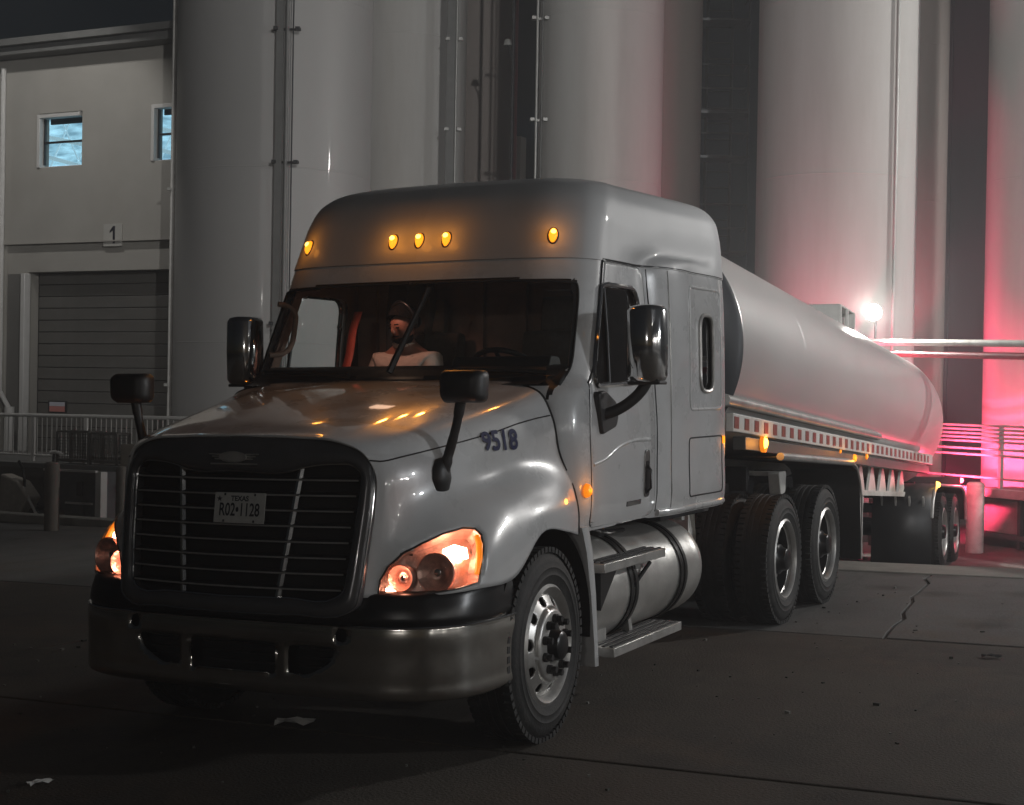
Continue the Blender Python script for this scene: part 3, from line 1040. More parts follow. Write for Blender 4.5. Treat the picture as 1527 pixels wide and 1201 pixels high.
# black fascia under hood and headlights
BPLAN = [(0, .085), (.3, .09), (.6, .105), (.88, .15), (1.04, .235), (1.14, .36), (1.19, .55), (1.203, .87)]
def plan_net(rows):
    net = []
    for (z, inset, zs) in rows:
        net.append([(x * (1 - .4 * inset) if i < 7 else x - inset, y + inset * (1 if i < 6 else .3), z + zs * max(0, (y - .2)) * 1.0) for i, (x, y) in enumerate(BPLAN)])
    return net
fas = Sheet(refine(plan_net([(.73, .03, 0), (.76, .012, 0), (.80, .015, .03), (.85, .03, .05), (.885, .045, .055), (.90, .10, .055)]), 4, 8))
g = G()
fas.emit(g)
g.obj("bumper_fascia", MT['satin'], truck, smooth=50, fix=False)

# steel bumper
bum = Sheet(refine(plan_net([(.375, .08, 0), (.378, .03, 0), (.39, .008, 0), (.47, 0, 0), (.60, 0, 0), (.715, 0, 0), (.735, .004, 0), (.742, .03, 0)]), 6, 10))
bum.chart(bum.F[..., [0, 2]].copy(), valid=bum.F[..., 0] < .95)
for poly in ([(-.1, .477), (.252, .479), (.257, .632), (-.1, .636)], rounded([(.325, .482), (.44, .49), (.565, .56), (.60, .634), (.328, .632)], .03),
             [(.622 + .034 * math.cos(t), .69 + .034 * math.sin(t)) for t in np.linspace(0, 2 * math.pi, 15)[:-1]]):
    bum.cut(poly)
g = G()
bum.emit(g)
bumper = g.obj("bumper", MT['bumper'], truck, smooth=50, solid=.012, fix=False)
g = G()
g.box((0, .24, .56), (1.7, .01, .34))
g.obj("bumper_backing", MT['void'], bumper)
g = G()
for x0, x1 in ((-.25, .25), (.33, .58), (-.58, -.33)):
    for k in range(3):
        g.box(((x0 + x1) / 2, .19, .51 + k * .045), (abs(x1 - x0), .012, .008))
g.obj("intake_bars", MT['black'], bumper)
g = G()
_top = [bum.F[-7, j] for j in range(bum.nc)]
g.tube(mirror_pts(_top[::-1]) + _top[1:], .0065, 6)
g.obj("bumper_lip", MT['chrome'], bumper)

# grille
def yfr(x, z):
    return .03 + .16 * (z - .85) + .18 * x * x
GO = [(0, 1.655), (.35, 1.65), (.57, 1.632), (.66, 1.605), (.715, 1.56), (.747, 1.48), (.757, 1.30), (.747, 1.15), (.737, 1.02), (.727, .90), (.71, .83), (.67, .80), (.4, .785), (0, .78)]
GI = [(0, 1.475), (.30, 1.475), (.40, 1.50), (.55, 1.515), (.63, 1.51), (.68, 1.47), (.685, 1.40), (.675, 1.25), (.665, 1.1), (.65, .98), (.635, .90), (.60, .872), (.35, .865), (0, .86)]
rows = []
for w, dy in ((0, .02), (.06, -.012), (.3, -.026), (.7, -.03), (.93, -.018), (1, .0), (1.0, .06)):
    rows.append([(a[0] * (1 - w) + b[0] * w, yfr(a[0] * (1 - w) + b[0] * w, a[1] * (1 - w) + b[1] * w) + dy, a[1] * (1 - w) + b[1] * w) for a, b in zip(GO, GI)])
sur = Sheet(refine(rows, 3, 5))
g = G()
sur.emit(g)
g.obj("grille_surround", MT['grey'], truck, smooth=45, fix=True)
g = G()
_in = [sur.F[15, j] + Vector((0, -.001, 0)) for j in range(sur.nc)]
g.tube(_in + mirror_pts(_in[::-1])[1:-1], .006, 6, closed=True)
_o = [sur.F[3, j] for j in range(sur.nc)]
g.tube(_o + mirror_pts(_o[::-1])[1:-1], .004, 6, closed=True)
g.obj("grille_trim", MT['chrome'], truck)
g = G()
nx = 13
xs = np.linspace(-.74, .74, nx)
zs = np.linspace(.80, 1.58, 6)
g.add([(x, yfr(x, z) + .075, z) for z in zs for x in xs], [(i * nx + j, i * nx + j + 1, (i + 1) * nx + j + 1, (i + 1) * nx + j) for i in range(5) for j in range(nx - 1)])
grille = g.obj("grille", MT['void'], truck, fix=False)
for sd in (-1, 1):
    g = G()
    g.tube([(sd * (.285 + .078 * (z - .86) / .64), yfr(.33, z) + .022, z) for z in np.linspace(.865, 1.50, 8)], .017, 6)
    g.obj("grille_bar", MT['chrome'], grille)
slat_mesh = None
for k in range(8):
    z = 1.435 - k * .0752
    w = .668 - .045 * k / 7
    g = G()
    for x in np.linspace(-w, w, 15):
        y = yfr(x, z)
        g.v += [(x, y - .002, z - .004), (x, y - .002, z + .004), (x, y + .035, z + .016), (x, y + .035, z + .008)]
    for i in range(14):
        for j in range(4):
            g.f.append((i * 4 + j, i * 4 + (j + 1) % 4, i * 4 + 4 + (j + 1) % 4, i * 4 + 4 + j))
            g.m.append(0)
    g.obj("slat", [MT['black'], MT['chrome']], grille, smooth=20)
    e = G()
    e.tube([(x, yfr(x, z) - .003, z) for x in np.linspace(-w, w, 15)], .0045, 6)
    e.obj("slat_edge", MT['alu'], grille)

# winged oval badge over the grille
g = G()
c = Vector((0, yfr(0, 1.545) - .034, 1.545))
g.v += [tuple(c + Vector((.075 * math.cos(t), -.012, .019 * math.sin(t)))) for t in np.linspace(0, 2 * math.pi, 25)[:-1]]
g.f.append(tuple(range(24))); g.m.append(0)
g.tube([c + Vector((.08 * math.cos(t), -.008, .023 * math.sin(t))) for t in np.linspace(0, 2 * math.pi, 29)[:-1]], .005, 6, closed=True)
for sd in (-1, 1):
    for k in range(3):
        g.tube([c + Vector((sd * (.075 - .006 * k), -.006, .012 - .011 * k)), c + Vector((sd * (.15 - .018 * k), .0, .014 - .012 * k))], [.005, .003], 6)
g.tube([c + Vector((x, -.004 + .2 * x * x, -.035)) for x in np.linspace(-.14, .14, 9)], .004, 6)
g.obj("hood_badge", MT['alu'], truck)

# licence plate
pl = G()
pl.box((0, 0, 0), (.305, .004, .152))
plate = pl.obj("licence_plate", MT['plate'], truck, bevel=.004)
plate.location = (.05, yfr(0, 1.27) - .012, 1.293)
plate.rotation_euler = (RAD(-8), 0, 0)
for s, z, sz in (("TEXAS", .045, .036), ("R02\u20221128", -.012, .072)):
    v, f = text_mesh(s, sz, .0012, 1.0)
    sx = 1.0 if sz < .05 else .86
    g = G()
    g.add([(x * sx, -.0035, y * (1.0 if sz < .05 else 1.25) + z) for x, y, _ in v], f)
    g.obj("plate_lettering", MT['ink'], plate, smooth=0, fix=False)
g = G()
for x in (-.09, .09):
    g.box((x, -.004, .066), (.008, .004, .012))
    g.box((x, -.004, -.066), (.008, .004, .012))
v = [(.0, .026), (.008, .006), (.028, .006), (.012, -.007), (.018, -.026), (0, -.014), (-.018, -.026), (-.012, -.007), (-.028, .006), (-.008, .006)]
g.add([(-.122 + x * .6, -.0035, .045 + y * .6) for x, y in v], [tuple(range(10))])
g.obj("plate_star", MT['ink'], plate, smooth=0)

# ------------------------------------------------------------------ cab
cab = Sheet(refine(CAB_NET, CR, CC))
cab_raw = cab.F.copy()
_zi, _cj = np.meshgrid(np.arange(cab.nr) / CR, np.arange(cab.nc) / CC, indexing='ij')
WS = rounded([(-1, 1.84), (2.7, 1.85), (2.93, 1.945), (3.12, 2.02), (3.10, 2.42), (2.98, 2.50), (1.5, 2.515), (-1, 2.52)], .12)
WSI = rounded([(-1, 1.915), (2.83, 1.96), (2.97, 2.0), (2.92, 2.42), (2.8, 2.465), (1.5, 2.475), (-1, 2.48)], .12)
cab.chart(np.stack([_cj, cab.F[..., 2]], 2), valid=_cj < 5)
mWS = cab.cut(WS)
_keep = cab.removed.copy()
cab.removed = ~mWS
mWI = cab.cut(WSI)
cab.removed = _keep | mWS
ws_sheet = Sheet(cab_raw).chart(np.stack([_cj, cab_raw[..., 2]], 2), valid=_cj < 5)
side_ok = (_cj > 4.4) & (_cj < 12.4) & (cab.F[..., 2] < 3.1)
cab.chart(cab.F[..., 1:3].copy(), valid=side_ok)
DOOR = rounded([(1.93, 1.085), (1.93, 1.40), (1.905, 1.6), (1.95, 1.90), (2.06, 2.25), (2.19, 2.60), (2.30, 2.645), (2.93, 2.645), (2.965, 2.60), (2.965, 1.085)], .06)
WIN = rounded([(2.035, 1.925), (2.07, 1.895), (2.82, 1.915), (2.87, 1.96), (2.87, 2.44), (2.81, 2.505), (2.33, 2.505), (2.235, 2.47), (2.10, 2.15)], .05)
SLW = rounded([(3.75, 1.86), (3.99, 1.86), (3.99, 2.38), (3.75, 2.38)], .10, 6)
mD = cab.cut(DOOR)
mS = cab.cut(SLW)
_keep = cab.removed.copy()
cab.removed = ~mD
mW = cab.cut(WIN)
mD = mD & ~mW
cab.removed = _keep
side = Sheet(cab_raw).chart(cab_raw[..., 1:3].copy(), valid=side_ok)

# exact rear-door clearance: shell below the roof seam, roof cap above it
zc = (cab.F[:-1, :-1, 2] + cab.F[1:, 1:, 2]) / 2
roofm = (zc > 2.655) & ~cab.removed
bodym = ~cab.removed & ~roofm
g = G()
cab.emit(g, bodym)
cabo = g.obj("cab", MT['paint'], truck, smooth=50, fix=False)
g = G()
cab.emit(g, roofm, .006)
g.obj("roof_fairing", MT['rooftone'], truck, smooth=50, fix=False)
# inner lining of the cab
lin = (zc < 2.75) & (zc > 1.25) & ~cab.removed & (_cj[:-1, :-1] < 10)
g = G()
cab.emit(g, lin, -.05)
cab.emit(g, mD, -.05)
g.box((0, 3.12, 2.0), (2.2, .03, 1.5))
g.box((0, 2.62, 2.66), (1.9, .9, .03))
g.box((0, 2.4, 1.25), (2.1, 1.6, .03))
for x in (-.95, -.74, -.12, .2, .95):
    g.box((x, 3.09, 2.0), (.05, .05, 1.5))
g.obj("cab_lining", MT['trim'], truck, smooth=50, fix=False)

for sd in (1, -1):
    g = G()
    cab.emit(g, mD, .004, both=sd)
    door = g.obj("door", MT['paint'], truck, smooth=50, fix=False, solid=.02)
    g = G()
    cab.emit(g, mW, -.012, both=sd)
    g.obj("door_window", MT['glass'], door, smooth=50, fix=False)
    fl = (lambda p: p) if sd == 1 else (lambda p: Vector((-p.x, p.y, p.z)))
    g = G()
    g.tube([fl(p) for p in outline(side, WIN, .004, .05)], .017, 8, closed=True)
    g.obj("window_frame", MT['chrome'], door)
    g = G()
    g.tube([fl(side.lift(q, -.004)) for q in ((2.265, 1.90), (2.30, 2.2), (2.33, 2.50))], .012, 8)
    g.obj("window_divider", MT['satin'], door)
    g = G()
    hp = rounded([(2.80, 1.20), (2.885, 1.20), (2.885, 1.50), (2.80, 1.50)], .05, 5)
    g.prism(hp, lambda u, v, k: fl(side.lift((u, v), (-.004, .012)[k])))
    hnd = g.obj("handle", MT['chrome'], door, bevel=.004)
    g = G()
    g.prism(rounded([(2.822, 1.22), (2.868, 1.22), (2.868, 1.43), (2.822, 1.43)], .02), lambda u, v, k: fl(side.lift((u, v), (.01, .0145)[k])))
    g.tube([fl(side.lift(q, o)) for q, o in (((2.845, 1.235), .012), ((2.845, 1.26), .035), ((2.845, 1.37), .035), ((2.845, 1.40), .012))], .009, 8)
    g.obj("handle_recess", MT['satin'], hnd)
    g = G()
    g.prism(rounded([(2.50, 1.165), (2.76, 1.165), (2.76, 1.195), (2.50, 1.195)], .005), lambda u, v, k: fl(side.lift((u, v), (.003, .009)[k])))
    g.obj("door_badge", MT['grey'], door)
    # curved crease across the lower door
    g = G()
    cr = smooth_path([side.lift(q, -.002) for q in ((1.96, 1.44), (2.15, 1.47), (2.35, 1.53), (2.6, 1.56), (2.9, 1.56))])
    g.tube([fl(p) for p in cr], .013, 8)
    g.obj("door_crease", MT['paint'], door, smooth=80)

# door gap lines and body seams
seam("door_gap", [outline(side, DOOR, -.004, .06) + [side.lift(DOOR[0], -.004)]], .008, 'void')
roofseam = [side.lift((y, 2.658), .002) for y in np.linspace(2.28, 4.30, 30)]
arc = smooth_path([side.lift(q, .003) for q in ((2.02, 2.42), (2.07, 2.54), (2.14, 2.63), (2.28, 2.668))], 5)
seam("roof_seam", [arc + roofseam], .006, 'void')
seam("sleeper_seam", [[side.lift((3.19, z), .0) for z in np.linspace(1.10, 2.64, 14)]], .006, 'chrome')
seam("sleeper_gap", [[side.lift((3.0, z), .0) for z in np.linspace(1.10, 2.64, 14)]], .005, 'void')
LCK = rounded([(3.52, 1.16), (4.22, 1.16), (4.22, 1.55), (3.52, 1.55)], .04)
seam("locker_gap", [outline(side, LCK, .0, .06) + [side.lift(LCK[0])]], .0055, 'void')
PNL = rounded([(3.54, 1.74), (4.19, 1.74), (4.19, 2.56), (3.54, 2.56)], .06)
p = outline(side, PNL, -.003, .06)
for q in (p, mirror_pts(p)):
    g = G()
    g.tube(q, .012, 8, closed=True)
    g.obj("sleeper_panel", MT['paint'], truck, smooth=80)
for sd in (1, -1):
    fl = (lambda p: p) if sd == 1 else (lambda p: Vector((-p.x, p.y, p.z)))
    g = G()
    cab.emit(g, mS, -.012, both=sd)
    sw = g.obj("sleeper_window", MT['dglass'], truck, smooth=50, fix=False)
    g = G()
    g.tube([fl(p) for p in outline(side, SLW, .004, .03)], .014, 8, closed=True)
    g.obj("window_frame", MT['alu'], sw)
    g = G()
    g.box(fl(side.lift((3.87, 2.05), -.03)), (.01, .22, .045))
    g.obj("window_latch", MT['tape_w'], sw)
    # lower skirt lip under the sleeper
    g = G()
    g.tube([fl(side.lift((y, 1.09), .0)) for y in np.linspace(3.02, 4.25, 12)], .025, 8)
    g.obj("sill", MT['paint'], truck, smooth=60)
    # lit turn repeater behind the hood
    g = G()
    c = side.lift((1.83, 1.30), .0)
    g.lathe([(.0, .03), (.02, .028), (.036, .018), (.042, 0)], 0, 20)
    g.v = [tuple(fl(c + Vector(p))) for p in g.v]
    rp = g.obj("turn_repeater", MT['amber_lit'], truck, smooth=60)
    g = G()
    g.lathe([(0, .036), (.012, .033), (.014, .02)], 0, 10)
    g.v = [tuple(fl(c + Vector(p))) for p in g.v]
    g.obj("repeater_bulb", MT['amber'], rp)
    lamp("repeater_glow", 'POINT', fl(c + Vector((.07, 0, 0))), .35, (1.0, .33, .03), rp, radius=.02)
    g = G()
    c = side.lift((4.245, 1.52), .004)
    g.box(fl(c), (.02, .03, .05))
    g.obj("side_marker", MT['amber'], truck)

# windshield, its black border, wipers
g = G()
cab.emit(g, mWI, -.006)
wsg = g.obj("windshield", MT['glass'], truck, smooth=50, fix=False)
g = G()
cab.emit(g, mWS & ~mWI, -.001)
wb = g.obj("windshield_border", MT['satin'], truck, smooth=50, fix=False)
g = G()
_p = [ws_sheet.lift(q, .004) for q in closed_dense(WS, .15) if q[0] >= 0 and q[1] > 1.94]
g.tube(_p, .007, 6)
g.tube(mirror_pts(_p), .007, 6)
g.obj("windshield_seal", MT['void'], truck)
def wiper(c0, z0, c1, z1, sd, parked=None):
    fl = (lambda p: p) if sd == 1 else (lambda p: Vector((-p.x, p.y, p.z)))
    pts = [fl(ws_sheet.lift((c0 + (c1 - c0) * t, z0 + (z1 - z0) * t), .035)) for t in np.linspace(0, 1, 9)]
    g = G()
    g.tube(pts, [.022, .021, .019, .018, .016, .015, .014, .012, .011], 6)
    w = g.obj("wiper", MT['satin'], truck)
    g = G()
    g.tube([p + Vector((0, .02, 0)) for p in pts[2:]], .01, 6)
    g.obj("wiper_blade", MT['rubber'], w)
wiper(.03, 1.965, .30, 2.47, 1)
wiper(2.3, 1.96, .9, 1.985, 1)
wiper(.5, 1.955, 2.0, 1.975, -1)
# cowl panel filling between hood and windshield
g = G()
cw = [[(x, y0 + dy, z) for (x, y0, z0) in ((0, 1.60, 0), (.5, 1.61, 0), (.88, 1.62, 0), (.99, 1.65, 0))] for dy, z in ((-.06, 1.905), (0.03, 1.925), (.09, 1.955))]
s_ = Sheet(refine(cw, 3, 5))
s_.emit(g)
g.obj("cowl_panel", MT['satin'], truck, fix=False)

# amber roof lamps
roofch = Sheet(cab.F.copy()).chart(np.stack([_cj, cab.F[..., 2]], 2), valid=(_cj < 4.4) & (cab.F[..., 2] > 2.6))
def roof_lamp(x, sd=1):
    d = np.abs(cab.F[..., 0] - abs(x)) + 4 * np.abs(cab.F[..., 2] - 2.785)
    d[_cj > 4.4] = 9
    i, j = np.unravel_index(d.argmin(), d.shape)
    p = Vector(cab.F[i, j]); p.x = abs(x)
    n = Vector(cab.N[i, j])
    if x < 0:
        p.x *= -1; n.x *= -1
    g = G()
    up = Vector((0, .3, 1)).normalized()
    w = up.cross(n).normalized()
    up = n.cross(w)
    rot = Matrix((w, up, n)).transposed()
    vs = []
    for (sx, sz, h) in ((1, 1, 0), (.95, .95, .018), (.7, .7, .03), (.0, .0, .034)):
        for t in np.linspace(0, 2 * math.pi, 17)[:-1]:
            r = .027 * sx * (1 - .35 * max(0, -math.sin(t)) ** 1.0)
            vs.append(p + rot @ Vector((r * math.cos(t), .048 * sz * math.sin(t) - .006, h)))
    g.add(vs, [(i * 16 + k, i * 16 + (k + 1) % 16, i * 16 + 16 + (k + 1) % 16, i * 16 + 16 + k) for i in range(3) for k in range(16)])
    o = g.obj("roof_lamp", MT['amber'], truck, smooth=60)
    g = G()
    g.lathe([(0, .006), (.014, .004), (.019, -.012)], 2, 12)
    g.v = [tuple(p + rot @ (Vector(q) + Vector((0, .008, .034)))) for q in g.v]
    g.obj("lamp_core", MT['amber_hot'], o)
    g = G()
    g.tube([p + rot @ Vector((.029 * math.cos(t), .052 * math.sin(t) - .006, .003)) for t in np.linspace(0, 2 * math.pi, 21)[:-1]], .007, 6, closed=True)
    g.obj("lamp_base", MT['black'], o)
    lamp("roof_lamp_glow", 'SPOT', p + n * .07, 4.2, (1.0, .36, .05), o, radius=.03, aim=p + n * .07 + Vector((n.x * .6, -.85, -.45)), spot=100, blend=1.)
    lamp("roof_lamp_glow", 'POINT', p + n * .11, .35, (1.0, .34, .04), o, radius=.03)
for x in (-.85, -.185, .0, .185, .85):
    roof_lamp(x)
seam("visor_crease", [[roofch.lift((c, 2.86), .0) for c in np.linspace(0, 4.2, 30)]], .004, 'rooftone')

# hood mirrors
for sd in (1, -1):
    g = G()
    net = []
    for (k, dy) in ((.55, -.075), (.86, -.062), (1.0, -.02), (1.0, .035), (.93, .05)):
        ring = rounded([(-.118 * k, -.082 * k), (.118 * k, -.082 * k), (.124 * k, .082 * k), (-.124 * k, .082 * k)], .04, 4)
        net.append([(x, dy, z) for x, z in ring])
    n = len(net[0])
    g.add([p for r in net for p in r], [(i * n + j, i * n + (j + 1) % n, i * n + n + (j + 1) % n, i * n + n + j) for i in range(4) for j in range(n)] + [tuple(range(n))])
    g.add(net[-1], [tuple(range(n))])
    g.v = [(sd * (p[0] + 1.04), p[1] + .60, p[2] + 1.892) for p in g.v]
    arm = smooth_path([(1.02, .605, 1.82), (1.0, .605, 1.72), (.955, .60, 1.56), (.925, .59, 1.46)], 5)
    arm = [Vector((sd * p.x, p.y, p.z)) for p in arm]
    mir = g.obj("hood_mirror", MT['black'], truck, smooth=50)
    h = G()
    h.tube(arm, [.028] * 4 + [.024] * 4 + [.026] * 4 + [.032] * 4, 10)
    h.obj("mirror_arm", MT['black'], mir, smooth=60)
    h = G()
    for (r, dz) in ((.0, .10), (.045, .085), (.07, .03), (.075, -.03), (.055, -.075), (0, -.09)):
        pass
    h.lathe([(.0, .105), (.04, .095), (.066, .05), (.074, 0), (.062, -.06), (.0, -.085)], 2, 18)
    h.v = [(sd * (p[0] * .62 + .915), p[1] * 1.05 + .585, p[2] + 1.432) for p in h.v]
    h.obj("mirror_base", MT['black'], mir, smooth=60)

# door mirrors
for sd in (1, -1):
    g = G()
    net = []
    for (z, k) in ((-.225, .55), (-.215, .85), (-.19, .97), (0, 1), (.19, .97), (.215, .85), (.225, .55)):
        ring = []
        for t in np.linspace(0, math.pi, 13):
            ring.append((-.118 * math.cos(t) * k, -.125 * math.sin(t) ** .7 * k, z))
        ring += [(.118 * k, .03, z), (-.118 * k, .03, z)]
        net.append(ring)
    n = len(net[0])
    g.add([p for r in net for p in r], [(i * n + j, i * n + (j + 1) % n, i * n + n + (j + 1) % n, i * n + n + j) for i in range(6) for j in range(n)] + [tuple(range(n)), tuple(range(6 * n, 7 * n))])
    g.v = [(sd * (p[0] + 1.41), p[1] + 2.20, p[2] + 2.14) for p in g.v]
    mir = g.obj("door_mirror", MT['chrome'], truck, smooth=50)
    h = G()
    h.tube([Vector((sd * p[0], p[1], p[2])) for p in smooth_path([(1.41, 2.22, 1.94), (1.38, 2.20, 1.875), (1.30, 2.16, 1.79), (1.18, 2.10, 1.73), (1.14, 2.08, 1.725)], 5)], .034, 10)
    h.obj("mirror_arm", MT['black'], mir, smooth=60)
    h = G()
    h.prism(rounded([(1.99, 1.86), (2.10, 1.87), (2.27, 1.80), (2.30, 1.72), (2.27, 1.655), (2.12, 1.625), (2.05, 1.61), (2.03, 1.70)], .03), lambda u, v, k: (sd * (1.135 + (.0, .06)[k]), u, v))
    h.obj("mirror_base", MT['black'], mir, bevel=.015)
    h = G()
    h.box((sd * 1.41, 2.20, 1.912), (.20, .13, .02))
    h.obj("mirror_shoe", MT['black'], mir, bevel=.006)

# splash guard behind the front wheel
for sd in (1, -1):
    g = G()
    pts = [(1.06, 1.70), (1.10, 1.73), (.95, 1.80), (.7, 1.86), (.45, 1.90), (.29, 1.915)]
    oo = []
    for z, y in pts[1:]:
        oo.append([(sd * .75, y + .02, z), (sd * 1.15, y - .005, z), (sd * 1.195, y, z), (sd * 1.205, y + .03, z), (sd * 1.20, y + .03 + .055 * max(0, (z - .2)) / .9, z), (sd * .75, y + .09, z)])
    n = 6
    g.add([p for r in oo for p in r], [(i * n + j, i * n + (j + 1) % n, i * n + n + (j + 1) % n, i * n + n + j) for i in range(len(oo) - 1) for j in range(n)] + [tuple(range(n)), tuple(range(n * (len(oo) - 1), n * len(oo)))])
    g.obj("splash_guard", MT['paint'], truck, smooth=50)
for sd in (1, -1):
    g = G()
    pr = [(1.27 + .6 * math.cos(t), .55 + .6 * math.sin(t)) for t in np.linspace(RAD(-8), RAD(158), 20)]
    n = len(pr)
    g.add([(sd * 1.185, y, z) for y, z in pr] + [(sd * .72, y, z) for y, z in pr], [(i, i + 1, n + i + 1, n + i) for i in range(n - 1)])
    g.box((sd * .71, 1.2, .8), (.02, 1.5, .8))
    g.obj("wheel_arch_liner", MT['void'], truck)

# ------------------------------------------------------------------ wheels
def tyre_profile(R, w, r0=.285):
    h = w / 2
    return [(r0, h - .03), (r0 + .015, h - .012), (r0 + .05, h + .002), (R - .145, h + .011), (R - .138, h + .016), (R - .131, h + .012), (R - .105, h + .010), (R - .098, h + .014), (R - .091, h + .009), (R - .07, h + .006), (R - .045, h - .002), (R - .028, h - .018), (R - .006, h - .036), (R, h - .06),
            (R + .003, 0.), (R, -h + .06), (R - .028, -h + .018), (R - .07, -h - .006), (R - .13, -h - .012), (r0 + .05, -h), (r0, -h + .03)]

def make_tyre(xc, R=.51, w=.27):
    g = G()
    g.lathe([(r, h + xc) for r, h in tyre_profile(R, w)], 0, 72)
    # shoulder tread blocks and circumferential ribs
    for k in range(64):
        t = 2 * math.pi * k / 64
        for sx in (-1, 1):
            rot = Matrix.Rotation(t, 3, 'X')
            g.box(rot @ Vector((0, 0, R - .004)) + Vector((xc + sx * (w / 2 - .034), 0, 0)), (.05, .036, .03), 0, rot)
    for x in (-.07, -.025, .025, .07):
        g.lathe([(R - .004, xc + x - .016), (R + .007, xc + x - .013), (R + .007, xc + x + .013), (R - .004, xc + x + .016)], 0, 72)
    return g

HOLES = 10
def disc_with_holes(r0, h0, r1, h1, rc, ra, rb):
    nr, nc = 12, 160
    F = np.zeros((nr, nc + 1, 3))
    Q = np.zeros((nr, nc + 1, 2))
    for i in range(nr):
        t = i / (nr - 1)
        r, h = r0 + (r1 - r0) * t, h0 + (h1 - h0) * t
        for j in range(nc + 1):
            a = 2 * math.pi * j / nc
            F[i, j] = (h, r * math.cos(a), r * math.sin(a))
            Q[i, j] = (a * rc, r)
    sh = Sheet(F).chart(Q)
    for k in range(HOLES):
        a = 2 * math.pi * (k + .5) / HOLES
        sh.cut([(a * rc + rb * math.cos(t), rc + ra * math.sin(t)) for t in np.linspace(0, 2 * math.pi, 17)[:-1]])
    g = G()
    sh.emit(g, both=1)
    return g

def wheel(kind):
    """Axis along X, outer side towards +X; x = 0 is the outer face of the tyre."""
    g = G()
    if kind == 'steer':
        g.lathe([(.0, .085), (.06, .085), (.075, .075), (.085, .03), (.087, -.02), (.087, -.12)], 0, 32)
    else:
        g.lathe([(.0, .02), (.07, .02), (.085, .01), (.095, -.03), (.12, -.05), (.12, -.14), (.125, -.2)], 0, 32)
    w = g.obj("wheel", MT['satin'], None, smooth=40)
    g = make_tyre(-.14)
    if kind != 'steer':
        k = make_tyre(-.49)
        g.add(k.v, k.f)
    g.obj("tyre", MT['rubber'], w, smooth=40)
    if kind == 'steer':
        g = G()
        g.lathe([(.283, -.05), (.296, -.022), (.308, -.006), (.313, -.012), (.310, -.03), (.29, -.06)], 0, 72)
        g.lathe([(.283, -.05), (.272, -.045), (.268, -.035)], 0, 72)
        d = disc_with_holes(.268, -.035, .205, .0, .238, .026, .030)
        g.add(d.v, d.f)
        g.lathe([(.205, .0), (.190, .02), (.178, .026), (.12, .026), (.105, .03), (.098, .02), (.09, -.02)], 0, 72)
        rim = g.obj("rim", MT['alu'], w, smooth=45, fix=False, solid=.012)
        nutx, nutr = .026, .1425
    else:
        g = G()
        g.lathe([(.29, -.05), (.300, -.022), (.308, -.008), (.313, -.012), (.31, -.03)], 0, 72)
        g.lathe([(.29, -.05), (.276, -.06), (.272, -.13), (.262, -.165), (.25, -.175)], 0, 72)
        d = disc_with_holes(.25, -.175, .195, -.155, .222, .021, .026)
        g.add(d.v, d.f)
        g.lathe([(.195, -.155), (.185, -.15), (.12, -.15), (.1, -.16)], 0, 72)
        rim = g.obj("rim", MT['alu'], w, smooth=45, fix=False, solid=.012)
        nutx, nutr = -.15, .1425
    ng = G()
    ng.cyl((0, 0, 0), (.022, 0, 0), .024, 12)
    ng.cyl((.02, 0, 0), (.05, 0, 0), .019, 6)
    nm = ng.obj("lug_nut", MT['black'], w, smooth=30)
    for k in range(10):
        a = 2 * math.pi * k / 10 + .12
        o = nm if k == 0 else nm.copy()
        if k:
            link(o, w)
        o.location = (nutx, nutr * math.cos(a), nutr * math.sin(a))
    g = G()
    g.lathe([(.272, -.2), (.27, -.06)], 0, 40)
    g.lathe([(.272, -.19), (.05, -.19)], 0, 40)
    g.obj("brake_drum", MT['void'], w)
    return w

def place_wheel(proto, parent, x, y, z, first=False, turn=0., spin=0.):
    w = proto if first else copy_tree(proto)
    w.parent = parent
    w.location = (x, y, z)
    w.rotation_euler = (spin, 0, (0 if x > 0 else math.pi) + turn)
    return w

steer = wheel('steer')
place_wheel(steer, truck, 1.20, 1.27, .513, True, RAD(2.0), .2)
place_wheel(steer, truck, -1.20, 1.27, .513, turn=RAD(2.0))
drive = wheel('drive')
for k, (x, y) in enumerate(((1.215, 5.84), (1.215, 7.16), (-1.215, 5.84), (-1.215, 7.16))):
    place_wheel(drive, truck, x, y, .513, k == 0, 0, .3 * k)

# ------------------------------------------------------------------ frame, tank, steps
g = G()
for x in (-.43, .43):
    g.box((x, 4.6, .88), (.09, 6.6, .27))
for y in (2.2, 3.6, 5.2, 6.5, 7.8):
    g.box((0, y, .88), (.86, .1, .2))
g.obj("frame_rails", MT['redmetal'], truck)  # red light falling on the rails is put into their colour
g = G()
g.box((0, 1.27, .50), (1.9, .14, .12))
for y in (5.84, 7.16):
    g.cyl((-1.0, y, .51), (1.0, y, .51), .09, 16)
    g.lathe([(.0, -.22), (.15, -.15), (.2, 0), (.15, .15), (0, .22)], 1, 20, (0, y, .51))
    for x in (-.62, .62):
        g.lathe([(.12, -.1), (.14, -.05), (.14, .05), (.12, .1)], 2, 16, (x, y + .25, .62))
g.cyl((0, 1.5, .7), (0, 5.9, .58), .06, 12)
g.box((0, 2.6, .85), (.7, 1.8, .5))
g.box((0, 3.9, 1.03), (2.1, 1.0, .06))
g.box((0, 4.95, 1.10), (1.0, .9, .02))
g.obj("axles_and_driveline", MT['dark'], truck, bevel=.006)
g = G()
g.prism(rounded([(5.75, 1.14), (6.75, 1.14), (6.9, 1.08), (6.75, 1.20), (5.75, 1.20)], .02), lambda u, v, k: ((-.42, .42)[k], u, v))
g.box((0, 6.3, 1.09), (.7, .3, .12))
g.obj("fifth_wheel", MT['dark'], truck, bevel=.01)

